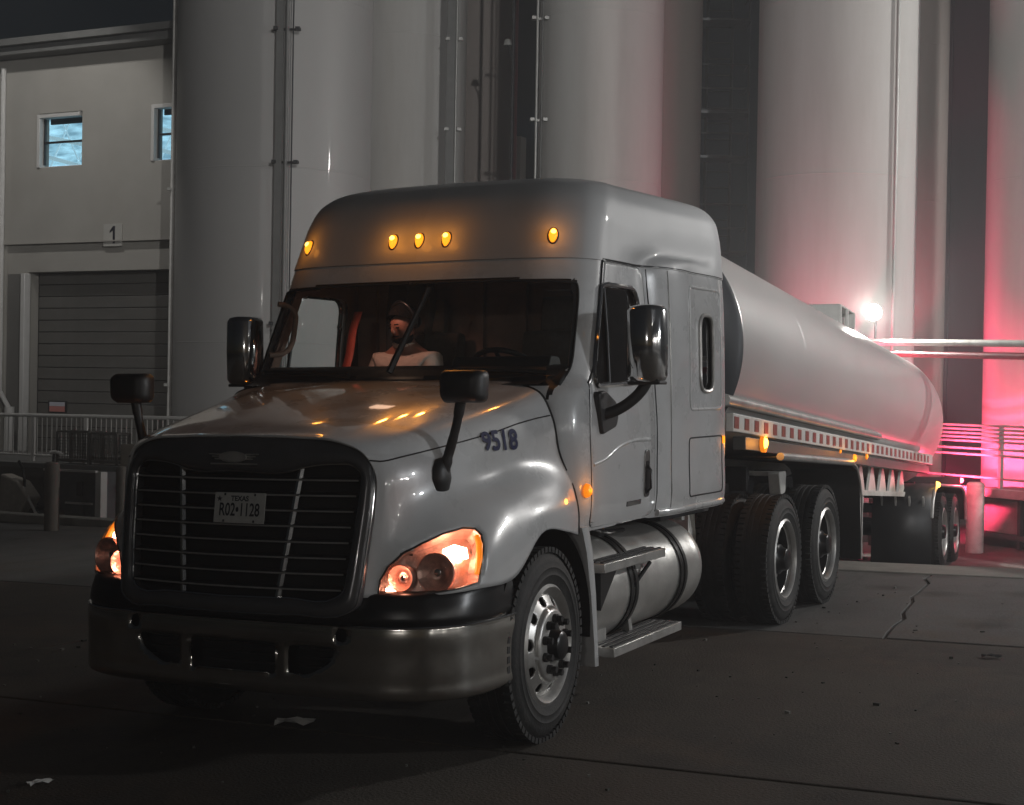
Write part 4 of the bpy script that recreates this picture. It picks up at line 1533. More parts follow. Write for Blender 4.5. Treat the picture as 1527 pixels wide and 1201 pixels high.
g = G()
ys = np.linspace(0, 1, 30)
prof = [(.0, 1.99), (.2, 1.985), (.29, 2.0), (.318, 2.03), (.322, 2.06), (.325, 2.1)] + [(.325, 2.1 + t * 1.66) for t in ys[1:-1]] + [(.325, 3.76), (.328, 3.78), (.322, 3.85), (.29, 3.89), (.2, 3.915), (0, 3.92)]
g.lathe(prof, 1, 56, (.86, 0, .665))
rnd = random.Random(4)
fv = []
for (x, y, z) in g.v:   # shallow dents on the outer face
    dx, dz = x - .86, z - .665
    d = 0
    for (cy, ca, s, a) in ((2.95, .2, .16, .012), (2.78, -.25, .12, .009), (3.15, .35, .10, .007), (3.3, -.4, .2, .006), (2.6, .3, .1, .006)):
        an = math.atan2(dz, dx)
        d += a * math.exp(-((y - cy) ** 2 + (.325 * (an - ca)) ** 2) / (s * s))
    r = math.hypot(dx, dz) + 1e-6
    fv.append((.86 + dx * (1 - d / r), y, .665 + dz * (1 - d / r)))
g.v = fv
tank = g.obj("fuel_tank", MT['fuel'], truck, smooth=50)
st = None
for y in (2.52, 3.42, 3.50, 2.60):
    g = G()
    g.lathe([(.327, -.022), (.335, -.022), (.335, .022), (.327, .022)], 1, 56, (0, 0, 0), close=True)
    s1 = g.obj("tank_strap", MT['satin'], tank, smooth=40)
    s1.location = (.86, y, .665)
g = G()
g.lathe([(.0, .07), (.055, .068), (.062, .05), (.06, 0), (.05, -.05)], 2, 20, (.93, 2.55, .98))
g.tube([(.93, 2.45, 1.03), (.93, 2.35, 1.05), (.9, 2.2, 1.02)], .012, 6)
g.tube(smooth_path([(.98, 2.9, .985), (.99, 2.6, 1.0), (.95, 2.3, 1.05), (.8, 2.1, 1.06)]), .014, 6)
g.obj("filler_cap", MT['satin'], tank, smooth=50)
g = G()
g.box((.80, 2.13, .60), (.62, .34, .44))
g.obj("step_box", MT['alu'], truck, bevel=.01)
for (z, y0, y1, x1) in ((.845, 1.97, 2.98, 1.235), (.355, 2.02, 3.18, 1.27)):
    g = G()
    g.box((x1 - .11, (y0 + y1) / 2, z), (.22, y1 - y0, .055))
    stp = g.obj("step", MT['alu'], truck, bevel=.004)
    g = G()
    k = int((y1 - y0) / .05)
    for q in range(4):
        g.box((x1 - .03 - q * .05, (y0 + y1) / 2, z + .031), (.022, y1 - y0 - .05, .008))
    g.obj("step_tread", MT['dark'], stp, bevel=.002)
g = G()
g.box((1.10, 2.65, .42), (.05, .05, .12), rot=Matrix.Rotation(.3, 3, 'X'))
g.obj("step_hanger", MT['alu'], truck)
g = G()
g.tube([(1.16, 2.50, .66), (1.17, 2.55, .66), (1.205, 2.78, .80)], .014, 6)
g.obj("step_strut", MT['satin'], truck)
g = G()
g.add([(1.0, 1.99, .82), (1.0, 2.25, .82), (1.0, 1.99, .60), (1.2, 1.99, .82), (1.2, 2.25, .82), (1.2, 1.99, .60)], [(0, 1, 2), (3, 5, 4), (0, 3, 4, 1), (1, 4, 5, 2), (0, 2, 5, 3)])
g.obj("step_bracket", MT['satin'], truck)
g = G()
g.box((1.0, 3.9, 1.02), (.06, .06, .1))
g.obj("cab_mount", MT['white'], truck)

# fender plate and mud flap over the drive axles
FLAP = rounded([(5.62, 1.345), (8.0, 1.195), (8.22, 1.13), (8.33, .98), (8.36, .26), (8.345, .26), (8.31, .97), (8.2, 1.11), (7.98, 1.175), (5.62, 1.325)], .03)
fens = {}
for sd in (1, -1):
    g = G()
    g.prism(FLAP, lambda u, v, k: (sd * (.60, 1.235)[k], u, v))
    fens[sd] = g.obj("mud_flap", MT['black'], truck, smooth=40)
for sd in (1, -1):
    fen = fens[sd]
    g = G()
    g.tube([(sd * 1.238, 5.60, 1.345), (sd * 1.238, 7.98, 1.195)], .032, 10)
    g.tube(smooth_path([(sd * 1.238, 7.98, 1.19), (sd * 1.238, 8.2, 1.13), (sd * 1.238, 8.33, .98), (sd * 1.238, 8.36, .27)], 5), .010, 8)
    g.obj("flap_edge", MT['alu'], fen, smooth=60)
for sd in (1, -1):
    g = G()
    c = Vector((sd * 1.25, 8.02, 1.235))
    g.lathe([(0, .03), (.03, .02), (.036, 0)], 0, 14)
    g.v = [tuple(c + Vector((sd * p[0], p[1], p[2]))) for p in g.v]
    fl_ = g.obj("side_marker", MT['amber'], truck)
    lamp("marker_glow", 'POINT', c + Vector((sd * .06, 0, 0)), .5, (1, .35, .03), fl_, radius=.03)
for sd in (1, -1):
    g = G()
    g.prism(rounded([(6.40, 1.18), (6.62, 1.18), (6.60, 1.0), (6.46, .98)], .03), lambda u, v, k: (sd * (.90, 1.0)[k], u, v))
    g.box((sd * .70, 6.5, 1.16), (.42, .05, .04))
    g.obj("fender_bracket", MT['white'], truck, bevel=.006)
g = G()
g.add([(.62, 4.75, .98), (.82, 4.75, 1.0), (.78, 4.9, .72)], [(0, 1, 2)])
g.box((.70, 4.8, .86), (.14, .1, .22))
g.obj("air_tank_bracket", MT['white'], truck)
# coiled hoses behind the cab
g = G()
for x, r in ((-.2, .03), (.1, .03)):
    g.tube([(x + .05 * math.cos(t * 14), 4.55 + .5 * t / 3, 1.75 - .3 * math.sin(t) + .05 * math.sin(t * 14)) for t in np.linspace(0, 3, 90)], .012, 5)
g.obj("air_hoses", MT['redmetal'], truck)

# ------------------------------------------------------------------ inside the cab
g = G()
pr = rounded([(1.72, 1.60), (1.74, 1.93), (1.90, 2.01), (2.06, 2.03), (2.14, 1.96), (2.18, 1.6)], .05)
g.prism(pr, lambda u, v, k: ((-1.06, 1.06)[k], u, v))
g.prism(rounded([(1.9, 1.95), (1.97, 2.075), (2.1, 2.07), (2.14, 1.95)], .03), lambda u, v, k: ((.26, .9)[k], u, v))
g.obj("dashboard", MT['dash'], truck, bevel=.01)
g = G()
R_ = Matrix.Rotation(RAD(-38), 3, 'X')
g.tube([Vector((.5, 2.22, 1.98)) + R_ @ Vector((.22 * math.cos(t), .22 * math.sin(t), 0)) for t in np.linspace(0, 2 * math.pi, 33)[:-1]], .017, 8, closed=True)
g.tube([(.5, 2.22, 1.98), (.5, 2.05, 1.75)], .03, 8)
for t in (0.2, 2.9, 4.7):
    g.tube([Vector((.5, 2.22, 1.98)), Vector((.5, 2.22, 1.98)) + R_ @ Vector((.21 * math.cos(t), .21 * math.sin(t), 0))], .014, 6)
g.obj("steering_wheel", MT['dash'], truck, smooth=60)
for x in (-.46, .52):
    g = G()
    def sl(u, v, k, x=x):
        return (x + (-.25, .25)[k], u, v)
    g.prism(rounded([(2.28, 1.52), (2.30, 1.62), (2.8, 1.60), (2.85, 1.5)], .05), sl)
    g.prism(rounded([(2.76, 1.56), (2.90, 1.58), (3.05, 2.25), (2.93, 2.27)], .05), sl)
    g.prism(rounded([(2.93, 2.25), (3.0, 2.25), (3.05, 2.47), (2.97, 2.49)], .03), lambda u, v, k, x=x: (x + (-.13, .13)[k], u, v))
    g.box((x, 2.6, 1.4), (.4, .45, .24))
    g.obj("seat", MT['seat'], truck, bevel=.03)
g = G()
g.tube(smooth_path([(-1.04, 1.93, 2.10), (-.99, 2.0, 2.11), (-.985, 2.09, 2.16), (-.98, 2.13, 2.28), (-.98, 2.14, 2.36), (-1.0, 2.08, 2.42), (-1.04, 2.03, 2.43)], 5), .017, 8)
g.obj("grab_handle", MT['trim'], truck, smooth=60)
g = G()
g.box((-.46, 2.28, 2.632), (.14, .10, .02))
dome = g.obj("dome_lamp", glow("dome_lens", (1, .6, .4), 3), truck)
lamp("dome_glow", 'SPOT', (-.46, 2.20, 2.60), 5.5, (1.0, .48, .36), dome, radius=.04, aim=(-.46, 2.52, 2.0), spot=95, blend=.6)
# ------------------------------------------------------------------ the tanker trailer
_A, _B = Vector((.17, 4.8, 2.2)), Vector((-.40, 16.0, 1.43))
_ax = (_B - _A).normalized()
_xx = _ax.cross(Vector((0, 0, 1))).normalized()
_zz = _xx.cross(_ax)
TM = M @ Matrix(((_xx.x, _ax.x, _zz.x, _A.x), (_xx.y, _ax.y, _zz.y, _A.y), (_xx.z, _ax.z, _zz.z, _A.z), (0, 0, 0, 1)))
tr = thing("tanker_trailer", "long polished round tanker trailer coupled behind the white truck", "trailer", TM)
LT = 11.5
prof = [(0, -.22), (.25, -.215), (.5, -.19), (.75, -.135), (.9, -.075), (.97, -.03), (.995, .0), (1.0, .04)] + [(1.0, .04 + (LT - .04) * k / 40) for k in range(1, 40)] + [(1.0, LT - .02), (.995, LT + .02), (.97, LT + .06), (.9, LT + .11), (.75, LT + .17), (.5, LT + .22), (0, LT + .25)]
g = G()
g.lathe(prof[7:], 1, 128)
g.obj("tank", MT['tank'], tr, smooth=50, fix=False)
g = G()
g.lathe(prof[:8], 1, 128)
g.obj("tank_head", MT['head'], tr, smooth=50, fix=False)
for y in (.03, 2.3, 4.6, 6.9, 9.2, 11.47):
    g = G()
    g.lathe([(.999, y - .012), (1.0008, y - .007), (1.0012, y), (1.0008, y + .007), (.999, y + .012)], 1, 128)
    g.obj("weld_band", MT['tank'], tr, smooth=60, fix=False)
for sd in (1, -1):
    g = G()
    g.box((sd * .985, 5.0, -.585), (.06, 10.6, .135))
    rr = g.obj("rub_rail", MT['white'], tr, bevel=.008)
    rm_ = None
    for k in range(34):
        y = -.22 + k * .305
        if rm_ is None:
            g = G(); g.box((0, 0, 0), (.004, .13, .085)); rm_ = g.obj("reflective_tape", MT['tape_r'], rr); rm_.location = (sd * 1.0175, y, -.585)
        else:
            b = rm_.copy(); link(b, rr); b.location = (sd * 1.0175, y, -.585)
    g = G()
    g.tube([(sd * .93, -.25, -.42), (sd * .93, 6.4, -.42)], .045, 10)
    g.obj("hose_tube", MT['alu'], tr, smooth=60)
    g = G()
    g.box((sd * .93, 5.2, -.72), (.10, 10.0, .10))
    g.obj("side_beam", MT['conduit'], tr, bevel=.006)
    for (y, z, s) in ((.7, -.70, 1.0), (5.35, -.675, .45), (3.9, -.665, .3)):
        g = G()
        g.lathe([(0, .05 * s), (.035 * s, .04 * s), (.05 * s, .01), (.055 * s, 0)], 0, 16)
        g.v = [(sd * (p[0] + .985), p[1] + y, p[2] + z) for p in g.v]
        mk = g.obj("marker_light", MT['amber_hot'] if s == 1 else MT['amber'], tr, smooth=60)
        g = G(); g.lathe([(.05 * s, .0), (.075 * s, .0), (.075 * s, .03 * s), (.055 * s, .03 * s)], 0, 16); g.v = [(sd * (p[0] + .983), p[1] + y, p[2] + z) for p in g.v]
        g.obj("marker_bezel", MT['amber_lit'], mk)
        if sd == 1:
            lamp("marker_glow", 'POINT', (sd * 1.12, y, z), 1.6 * s, (1, .36, .04), mk, radius=.04)
# belly frame, pipes, landing legs
g = G()
for x in (-.42, .42):
    g.box((x, 6.2, -1.02), (.1, 10.0, .2))
for y in (1.2, 2.6, 4.2, 5.8, 7.4, 8.9, 10.5):
    g.box((0, y, -.98), (1.5, .08, .2))
g.box((0, 1.3, -1.06), (1.2, 1.4, .08))
for y in (2.9,):
    for x in (-.6, .6):
        g.box((x, y, -1.35), (.14, .14, .6))
g.tube([(.2, 3.5, -1.0), (.2, 3.6, -1.35), (.3, 8.0, -1.4)], .06, 10)
g.cyl((.45, 3.9, -1.25), (.45, 5.3, -1.27), .2, 20)
g.obj("belly_frame", MT['dark'], tr, bevel=.006)
for sd in (1, -1):
    g = G()
    g.box((sd * .86, 4.55, -1.0), (.04, .95, .16))
    g.box((sd * .86, 7.2, -1.06), (.05, 4.6, .06))
    g.obj("gusset_beam", MT['white'], tr, bevel=.004)
    gm = None
    for k in range(5):
        if gm is None:
            g = G()
            g.add([(sd * .83, -.26, -.34), (sd * .83, .26, -.34), (sd * .83, 0, .02), (sd * .86, -.26, -.34), (sd * .86, .26, -.34), (sd * .86, 0, .02)], [(0, 1, 2), (3, 5, 4), (0, 3, 4, 1), (1, 4, 5, 2), (2, 5, 3, 0)])
            gm = g.obj("gusset", MT['white'], tr, smooth=0)
            gm.location.y, gm.location.z = 5.75, -.70
        else:
            b = gm.copy(); link(b, tr); b.location = (0, 5.75 + k * .72, -.70)
    g = G()
    g.add([(sd * .865, 5.3, -1.03), (sd * .865, 5.95, -1.03), (sd * .865, 5.75, -1.55), (sd * .84, 5.3, -1.03), (sd * .84, 5.95, -1.03), (sd * .84, 5.75, -1.55)], [(0, 1, 2), (3, 5, 4), (0, 3, 4, 1), (1, 4, 5, 2), (2, 5, 3, 0)])
    g.obj("gusset_foot", MT['white'], tr, smooth=0)
    # rolled fender over the rear wheels
    arc = [(8.55, -1.95), (8.58, -1.35), (8.66, -1.14), (8.84, -1.0), (9.2, -.93), (11.6, -.93), (12.0, -.98), (12.16, -1.12), (12.2, -1.4)]
    arc = [(p[0], p[1]) for p in arc]
    g = G()
    n = len(arc)
    g.add([(sd * .50, y, z) for y, z in arc] + [(sd * 1.235, y, z) for y, z in arc], [(i, i + 1, n + i + 1, n + i) for i in range(n - 1)])
    fo = g.obj("rear_fender", MT['black'], tr, smooth=50, solid=.015, fix=False)
    g = G()
    g.tube([(sd * 1.238, y, z) for y, z in arc[1:]], .022, 8)
    g.obj("fender_edge", MT['alu'], fo, smooth=60)
    for k in range(4):
        g = G(); g.box((sd * (.62 + .17 * k), 8.62, -1.16), (.02, .05, .16), rot=Matrix.Rotation(.5, 3, 'X')); g.obj("fender_rib", MT['alu'], fo)
    g = G(); g.lathe([(0, .05), (.03, .04), (.045, 0)], 0, 14); g.v = [(sd * (p[0] + 1.245), p[1] + 8.95, p[2] - .93) for p in g.v]
    mk = g.obj("marker_light", MT['amber_hot'], tr, smooth=60)
    if sd == 1:
        lamp("marker_glow", 'POINT', (1.34, 8.95, -.92), 1.1, (1, .36, .04), mk, radius=.03)
g = G()
for y in (9.9, 11.15):
    g.cyl((-1.0, y, -1.54), (1.0, y, -1.54), .08, 14)
g.box((0, 10.5, -1.25), (1.1, 2.0, .12))
g.obj("rear_axles", MT['dark'], tr)
for k, (x, y) in enumerate(((1.22, 9.95), (1.22, 11.2), (-1.22, 9.95), (-1.22, 11.2))):
    place_wheel(drive, tr, x, y, -1.545, spin=.5 * k)
# tail bar and lamps
g = G(); g.box((0, 12.05, -.86), (2.36, .12, .14)); g.box((0, 11.95, -1.45), (2.2, .1, .1))
for x in (-.8, .8):
    g.box((x, 12.0, -1.15), (.08, .08, .6))
g.obj("tail_bar", MT['dark'], tr, bevel=.008)
for x in (-1.08, -.86, 0, .86, 1.08):
    g = G(); g.lathe([(0, .03), (.04, .025), (.05, 0)], 1, 16); g.v = [(p[0] + x, p[1] + 12.11, p[2] - .86) for p in g.v]
    g.obj("tail_light", MT['red_glow'], tr, smooth=60)
g = G(); g.lathe([(0, .04), (.03, .03), (.04, 0)], 0, 14); g.v = [(p[0] + 1.24, p[1] + 11.55, p[2] - .84) for p in g.v]
tlr = g.obj("tail_light", MT['red_glow'], tr, smooth=60)
lamp("tail_glow", 'POINT', (1.30, 11.55, -.82), 26, (1.0, .05, .12), tlr, radius=.03)
TAILW = 180
lamp("tail_glow", 'AREA', (.97, 12.20, -.80), TAILW, (1.0, .05, .14), tlr, aim=(1.9, 20, .6), size=(.3, .1))
lamp("tail_glow", 'AREA', (-.97, 12.20, -.80), TAILW * .95, (1.0, .05, .16), tlr, aim=(-.5, 16, 2.6), size=(.3, .1), spread=125)
# manway housing on top
g = G()
for y in (7.4, 8.3):
    g.box((.1, y, 1.11), (.40, .03, .20))
g.box((.1, 7.85, 1.205), (.40, .93, .02))
for x in (-.1, .3):
    for y in (7.4, 7.85, 8.3):
        g.box((x, y, 1.08), (.035, .035, .25))
mw = g.obj("manway_guard", MT['white'], tr, bevel=.004)
g = G(); g.cyl((.1, 7.85, .95), (.1, 7.85, 1.10), .16, 24); g.obj("manway_lid", MT['alu'], mw)
# ------------------------------------------------------------------ person in the passenger seat
def skin_body(name, verts, edges, rad, m, root=0, sub=2, parent=None):
    me = bpy.data.meshes.new(name)
    me.from_pydata(verts, edges, [])
    o = bpy.data.objects.new(name, me)
    link(o, parent)
    me.materials.append(m)
    sk = o.modifiers.new("skin", 'SKIN')
    sk.use_smooth_shade = True
    sv = me.skin_vertices[0].data
    for i, r in enumerate(rad):
        sv[i].radius = (r, r) if not isinstance(r, tuple) else r
        sv[i].use_root = i == root
    s = o.modifiers.new("sub", 'SUBSURF')
    s.levels = s.render_levels = sub
    return o
MT['skin'] = mat("skin", (.34, .15, .10), .5, var=.08, scale=20)
MT['shirt'] = mat("pale_shirt", (.62, .52, .44), .8, var=.1, scale=12, bump=.8, bscale=17)
MT['hair'] = mat("dark_hair", (.006, .005, .005), .9, var=.4, scale=40, bump=.6, bscale=90, spec=.1)
MT['jeans'] = mat("dark_trousers", (.03, .035, .05), .8, var=.2)
px, py = -.455, 2.60
DZ = -.035
V = [(px, py + .08, 1.70), (px, py + .10, 1.86), (px, py + .08, 2.02), (px, py + .06, 2.14), (px, py + .03, 2.215), (px + .015, py - .01, 2.28), (px + .03, py - .045, 2.335), (px + .03, py - .035, 2.41),
     (px + .165, py + .06, 2.09), (px + .235, py + .01, 1.90), (px + .14, py - .22, 1.80), (px + .07, py - .30, 1.80),
     (px - .165, py + .06, 2.09), (px - .235, py + .01, 1.90), (px - .14, py - .22, 1.80), (px - .07, py - .30, 1.80),
     (px + .10, py - .10, 1.69), (px + .13, py - .40, 1.70), (px + .12, py - .44, 1.32), (px + .12, py - .56, 1.29),
     (px - .10, py - .10, 1.69), (px - .13, py - .40, 1.70), (px - .12, py - .44, 1.32), (px - .12, py - .56, 1.29)]
E_ = [(0, 1), (1, 2), (2, 3), (3, 4), (4, 5), (5, 6), (6, 7), (3, 8), (8, 9), (9, 10), (10, 11), (3, 12), (12, 13), (13, 14), (14, 15), (0, 16), (16, 17), (17, 18), (18, 19), (0, 20), (20, 21), (21, 22), (22, 23)]
Rr = [.15, .145, .15, .115, .062, .075, .092, .078, .075, .055, .045, .035, .075, .055, .045, .035, .09, .075, .055, .045, .09, .075, .055, .045]
for sx, wi in ((1, 11), (-1, 15)):
    wx, wy, wz = V[wi]
    for k in range(4):   # fingers, bent over the lap
        o_ = (k - 1.5) * .019
        L_ = (.05, .058, .054, .042)[k]
        i0 = len(V)
        V += [(wx - sx * .03 + o_, wy - .065, wz - .005), (wx - sx * .035 + o_, wy - .065 - L_ * .7, wz - .015), (wx - sx * .04 + o_, wy - .065 - L_, wz - .045)]
        Rr += [.0095, .009, .008]
        E_ += [(wi, i0), (i0, i0 + 1), (i0 + 1, i0 + 2)]
    i0 = len(V)
    V += [(wx - sx * .055, wy - .03, wz), (wx - sx * .075, wy - .065, wz - .02)]
    Rr += [.011, .009]
    E_ += [(wi, i0), (i0, i0 + 1)]
pers = skin_body("person", V, E_, Rr, MT['skin'])
pers.matrix_world = M @ Matrix.Translation((0, 0, DZ))
tag(pers, "person in a pale long-sleeved shirt sitting in the cab, head bowed", "person")
# shirt: same trunk and arms, slightly fuller
ids = [0, 1, 2, 3, 8, 9, 10, 12, 13, 14]
mp_ = {a: k for k, a in enumerate(ids)}
sh = skin_body("shirt", [V[a] for a in ids], [(mp_[a], mp_[b]) for a, b in E_ if a in mp_ and b in mp_], [Rr[a] * 1.18 + .022 for a in ids], MT['shirt'], parent=pers)
ids = [0, 16, 17, 18, 20, 21, 22]
mp_ = {a: k for k, a in enumerate(ids)}
skin_body("trousers", [V[a] for a in ids], [(mp_[a], mp_[b]) for a, b in E_ if a in mp_ and b in mp_], [Rr[a] * 1.05 + .012 for a in ids], MT['jeans'], parent=pers)
hc = Vector((px + .03, py - .045, 2.35))
_hr = Matrix.Rotation(RAD(-16), 3, 'Z') @ Matrix.Rotation(RAD(20), 3, 'X')
def bowed(g):
    g.v = [tuple(hc + _hr @ (Vector(p) - hc)) for p in g.v]
g = G()   # hair: a shell over the crown, back and sides
pts, fs = [], []
nu, nv = 24, 12
for i in range(nv + 1):
    ph = math.pi * .60 * i / nv
    for j in range(nu):
        t = 2 * math.pi * j / nu
        fr = max(0, -math.sin(t)) ** .6
        p2 = ph * (1 - fr * .52)
        r = (.099, .114, .112)
        pts.append(hc + Vector((r[0] * math.sin(p2) * math.cos(t), r[1] * math.sin(p2) * math.sin(t) + .012, r[2] * math.cos(p2) + .012)))
g.add(pts, [(i * nu + j, (i + 1) * nu + j, (i + 1) * nu + (j + 1) % nu, i * nu + (j + 1) % nu) for i in range(nv) for j in range(nu)])
bowed(g)
g.obj("hair", MT['hair'], pers, smooth=80)
g = G()
for sx in (-1, 1):
    g.lathe([(0, .008), (.009, .005), (.011, 0)], 1, 10, (0, 0, 0))
for k in range(len(g.v)):
    pass
g.v = []; g.f = []; g.m = []
for sx in (-1, 1):
    g.box(hc + Vector((sx * .034, -.088, -.005)), (.026, .012, .009))
    g.box(hc + Vector((sx * .034, -.090, .018)), (.036, .012, .007))
g.box(hc + Vector((0, -.088, -.062)), (.044, .012, .008))
bowed(g)
g.obj("face_features", MT['hair'], pers, bevel=.003)
g = G()
g.lathe([(0, -.035), (.009, -.02), (.014, 0), (.012, .012), (0, .018)], 2, 10)
g.v = [tuple(hc + Vector((p[0], p[1] - .10 - .4 * max(0, .0 - p[2]) * .3, -p[2] * 1.0 - .028))) for p in g.v]
for sx in (-1, 1):
    k0 = len(g.v)
    g.tube([hc + Vector((sx * .092, .0, .015)), hc + Vector((sx * .100, .008, -.005)), hc + Vector((sx * .092, .004, -.035))], [.008, .015, .008], 8)
bowed(g)
g.obj("nose_and_ears", MT['skin'], pers, smooth=80)
g = G()   # short beard round the jaw
pts = []
for i in range(5):
    for j in range(15):
        t = math.pi * (1.05 + .9 * j / 14)
        zz = -.074 - .013 * i
        k = (1.0, .97, .88, .7, .42)[i]
        pts.append(hc + Vector((.086 * k * math.cos(t), .092 * k * math.sin(t) - .004, zz)))
g.add(pts, [(i * 15 + j, i * 15 + j + 1, (i + 1) * 15 + j + 1, (i + 1) * 15 + j) for i in range(4) for j in range(14)])
bowed(g)
g.obj("beard", MT['hair'], pers, smooth=80, solid=.008, fix=False)
g = G()
g.lathe([(.052, -.02), (.075, -.01), (.08, .015), (.06, .03), (.05, .02)], 2, 24, (px, py + .03, 2.205))
g.obj("collar", MT['shirt'], pers, smooth=60)
g = G()
g.lathe([(0, .02), (.035, .018), (.045, .0), (.04, -.02), (0, -.022)], 0, 18)
g.v = [tuple(hc + Vector((p[0] + .105, p[1] + .02, p[2] - .0))) for p in g.v]
g.tube([hc + Vector((.11 * math.cos(t), .02, .138 * math.sin(t))) for t in np.linspace(0, math.pi, 16)], .012, 8)
bowed(g)
g.obj("headset", MT['satin'], pers, smooth=60)
# seat belt hanging from the pillar beside the seat
g = G()
bp = smooth_path([(-.80, 2.62, 2.40), (-.80, 2.55, 2.28), (-.79, 2.48, 2.10), (-.80, 2.42, 1.95), (-.82, 2.4, 1.75)], 6)
k0 = len(g.v)
for p in bp:
    g.v += [(p.x - .028, p.y, p.z), (p.x + .028, p.y + .008, p.z)]
for i in range(len(bp) - 1):
    g.f.append((2 * i, 2 * i + 1, 2 * i + 3, 2 * i + 2)); g.m.append(0)
g.obj("seat_belt", MT['belt'], truck, smooth=60, solid=.004, fix=False)
# grey cloth hanging behind the seat
g = G()
cl = []
for i in range(9):
    for j in range(15):
        u = j / 14
        cl.append((-.76 + .36 * u, 2.98 - .05 * math.sin(u * 15 + i * .2) - .02 * i / 8, 2.60 - .5 * i / 8))
g.add(cl, [(i * 15 + j, i * 15 + j + 1, (i + 1) * 15 + j + 1, (i + 1) * 15 + j) for i in range(8) for j in range(14)])
o = g.obj("jacket", mat("grey_cloth", (.05, .05, .045), .9, var=.2), None, smooth=60, solid=.01, fix=False)
o.matrix_world = M
tag(o, "dark grey cloth hanging in folds behind the person in the cab", "jacket")
# ------------------------------------------------------------------ yard lamps
def floodlight(pos, aim, watts, col, label, group="yard floodlights", spot=150, seen=False, pole=True, rad=.12):
    d = (Vector(aim) - Vector(pos)).normalized()
    t = thing("floodlight", label, "floodlight", Matrix.Translation(pos), group)
    rot = d.to_track_quat('-Z', 'Y').to_matrix()
    g = G()
    s = .78 if seen else 1.
    g.lathe([(.05, .16), (.14, .12), (.17, .02), (.18, -.02), (.17, -.02), (.16, .0)], 2, 24)
    g.v = [tuple(rot @ (Vector(p) * s)) for p in g.v]
    hd = g.obj("lamp_housing", MT['conduit'], t, smooth=40)
    g = G()
    g.lathe([(0, -.012), (.1, -.010), (.16, .0)], 2, 24)
    g.v = [tuple(rot @ (Vector(p) * s)) for p in g.v]
    g.obj("lamp_glass", glow("flood_glass", (1, .96, .88), 110 if seen else 30), hd, smooth=60)
    if pole:
        g = G()
        back = rot @ Vector((0, 0, .16 * s))
        g.tube([back, back + Vector((0, 0, -.25)), Vector((back.x, back.y, -pos[2] - .6))], .06, 10)
        g.obj("pole", MT['conduit'], t)
    lamp("flood_beam", 'SPOT', tuple(Vector(d) * .05), watts, col, t, radius=rad, aim=tuple(Vector(d) * .05 + d), spot=spot, blend=.4)
    return t
floodlight(*YARD_KEY, "floodlight on a tall pole behind the yard, out to the right of the silos", spot=120, rad=.3)
floodlight(*YARD_SIDE, "floodlight on a tall pole beside the yard, to the right of the camera", spot=120, rad=.25)
floodlight(*YARD_WALL, "floodlight above the dock at the left, shining down the warehouse wall", spot=84, rad=.2)
floodlight(*FRONT_FILL, "floodlight on a far pole across the road behind the camera", spot=60, rad=.25)
floodlight(*SILO_FILL, "added fill floodlight out of view, aimed at the silos alone", spot=42, rad=.25)
fl_seen = floodlight((-.74, 17.50, 3.20), (2.2, 6.0, .2), 1500, (1.0, .97, .9), "glaring white floodlight standing on the pipe rail above the tanker", spot=120, seen=True, pole=False, rad=.10)
g = G(); g.tube([(.03, .06, -.06), (.036, .013, -.40)], .02, 8); g.obj("bracket", MT['conduit'], fl_seen)

# ------------------------------------------------------------------ right: pipe rail, dock, bollard
DX, DY = Vector((.753, -.658, 0)), Vector((.658, .753, 0))
def dockM(x, y, z):
    return Matrix(((DX.x, DY.x, 0, x), (DX.y, DY.y, 0, y), (0, 0, 1, z), (0, 0, 0, 1)))
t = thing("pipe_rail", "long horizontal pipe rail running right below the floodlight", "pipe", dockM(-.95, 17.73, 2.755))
for (z, r, m) in ((0, .05, 'white'), (-.17, .05, 'redmetal')):  # lower red pipe paints the red light under the pale one
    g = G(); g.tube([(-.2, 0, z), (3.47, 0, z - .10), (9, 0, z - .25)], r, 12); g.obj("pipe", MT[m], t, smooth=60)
for x in (.35, 4.2, 8.5):
    g = G(); g.box((x, 0, -1.7), (.09, .09, 3.2)); g.obj("post", MT['conduit'], t)
MT['dockpaint'] = mat("dock_steel", (.30, .285, .28), .6, .1, var=.25, scale=3, dirt=(.14, .12, .11), dirt_amt=.6)
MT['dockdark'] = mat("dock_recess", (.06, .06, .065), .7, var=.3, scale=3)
t = thing("loading_dock", "red-lit steel loading dock with stacked rails at the right edge", "dock", dockM(.47, 17.95, -.02))
g = G(); g.box((3.6, .08, .53), (9.2, .16, .13)); g.obj("edge_beam", MT['dockpaint'], t, bevel=.01)
g = G(); g.box((4.0, 1.2, .50), (8.4, 2.1, .10)); g.obj("deck", MT['dockdark'], t)
g = G(); g.box((4.0, .55, -.05), (8.4, .06, 1.2)); g.obj("recess_wall", MT['dockdark'], t)
for k in range(7):
    g = G(); g.box((.35 + k * 1.2, .48, .15), (1.1, .05, .50)); g.obj("panel", MT['dockpaint'], t, bevel=.012)
    g = G(); g.box((.95 + k * 1.2, .42, .0), (.06, .06, 1.1)); g.obj("leg", MT['dockdark'], t)
g = G(); g.box((4.0, .40, -.14), (8.4, .08, .07)); g.obj("lower_rail", MT['dockdark'], t)
pm = None
for x in (.82, 1.42, 2.6, 4.2, 5.8, 7.4):
    if pm is None:
        g = G(); g.box((0, .15, 1.06), (.055, .055, .95)); pm = g.obj("post", MT['dockpaint'], t); pm.location.x = x
    else:
        b = pm.copy(); link(b, t); b.location.x = x
rm = None
for z in (.74, 1.08, 1.17, 1.28, 1.34, 1.40, 1.46, 1.52):
    if rm is None:
        g = G(); g.tube([(-1.0, .11, 0), (8.2, .11, 0)], .018, 8); rm = g.obj("rail", MT['dockpaint'], t); rm.location.z = z
    else:
        b = rm.copy(); link(b, t); b.location.z = z
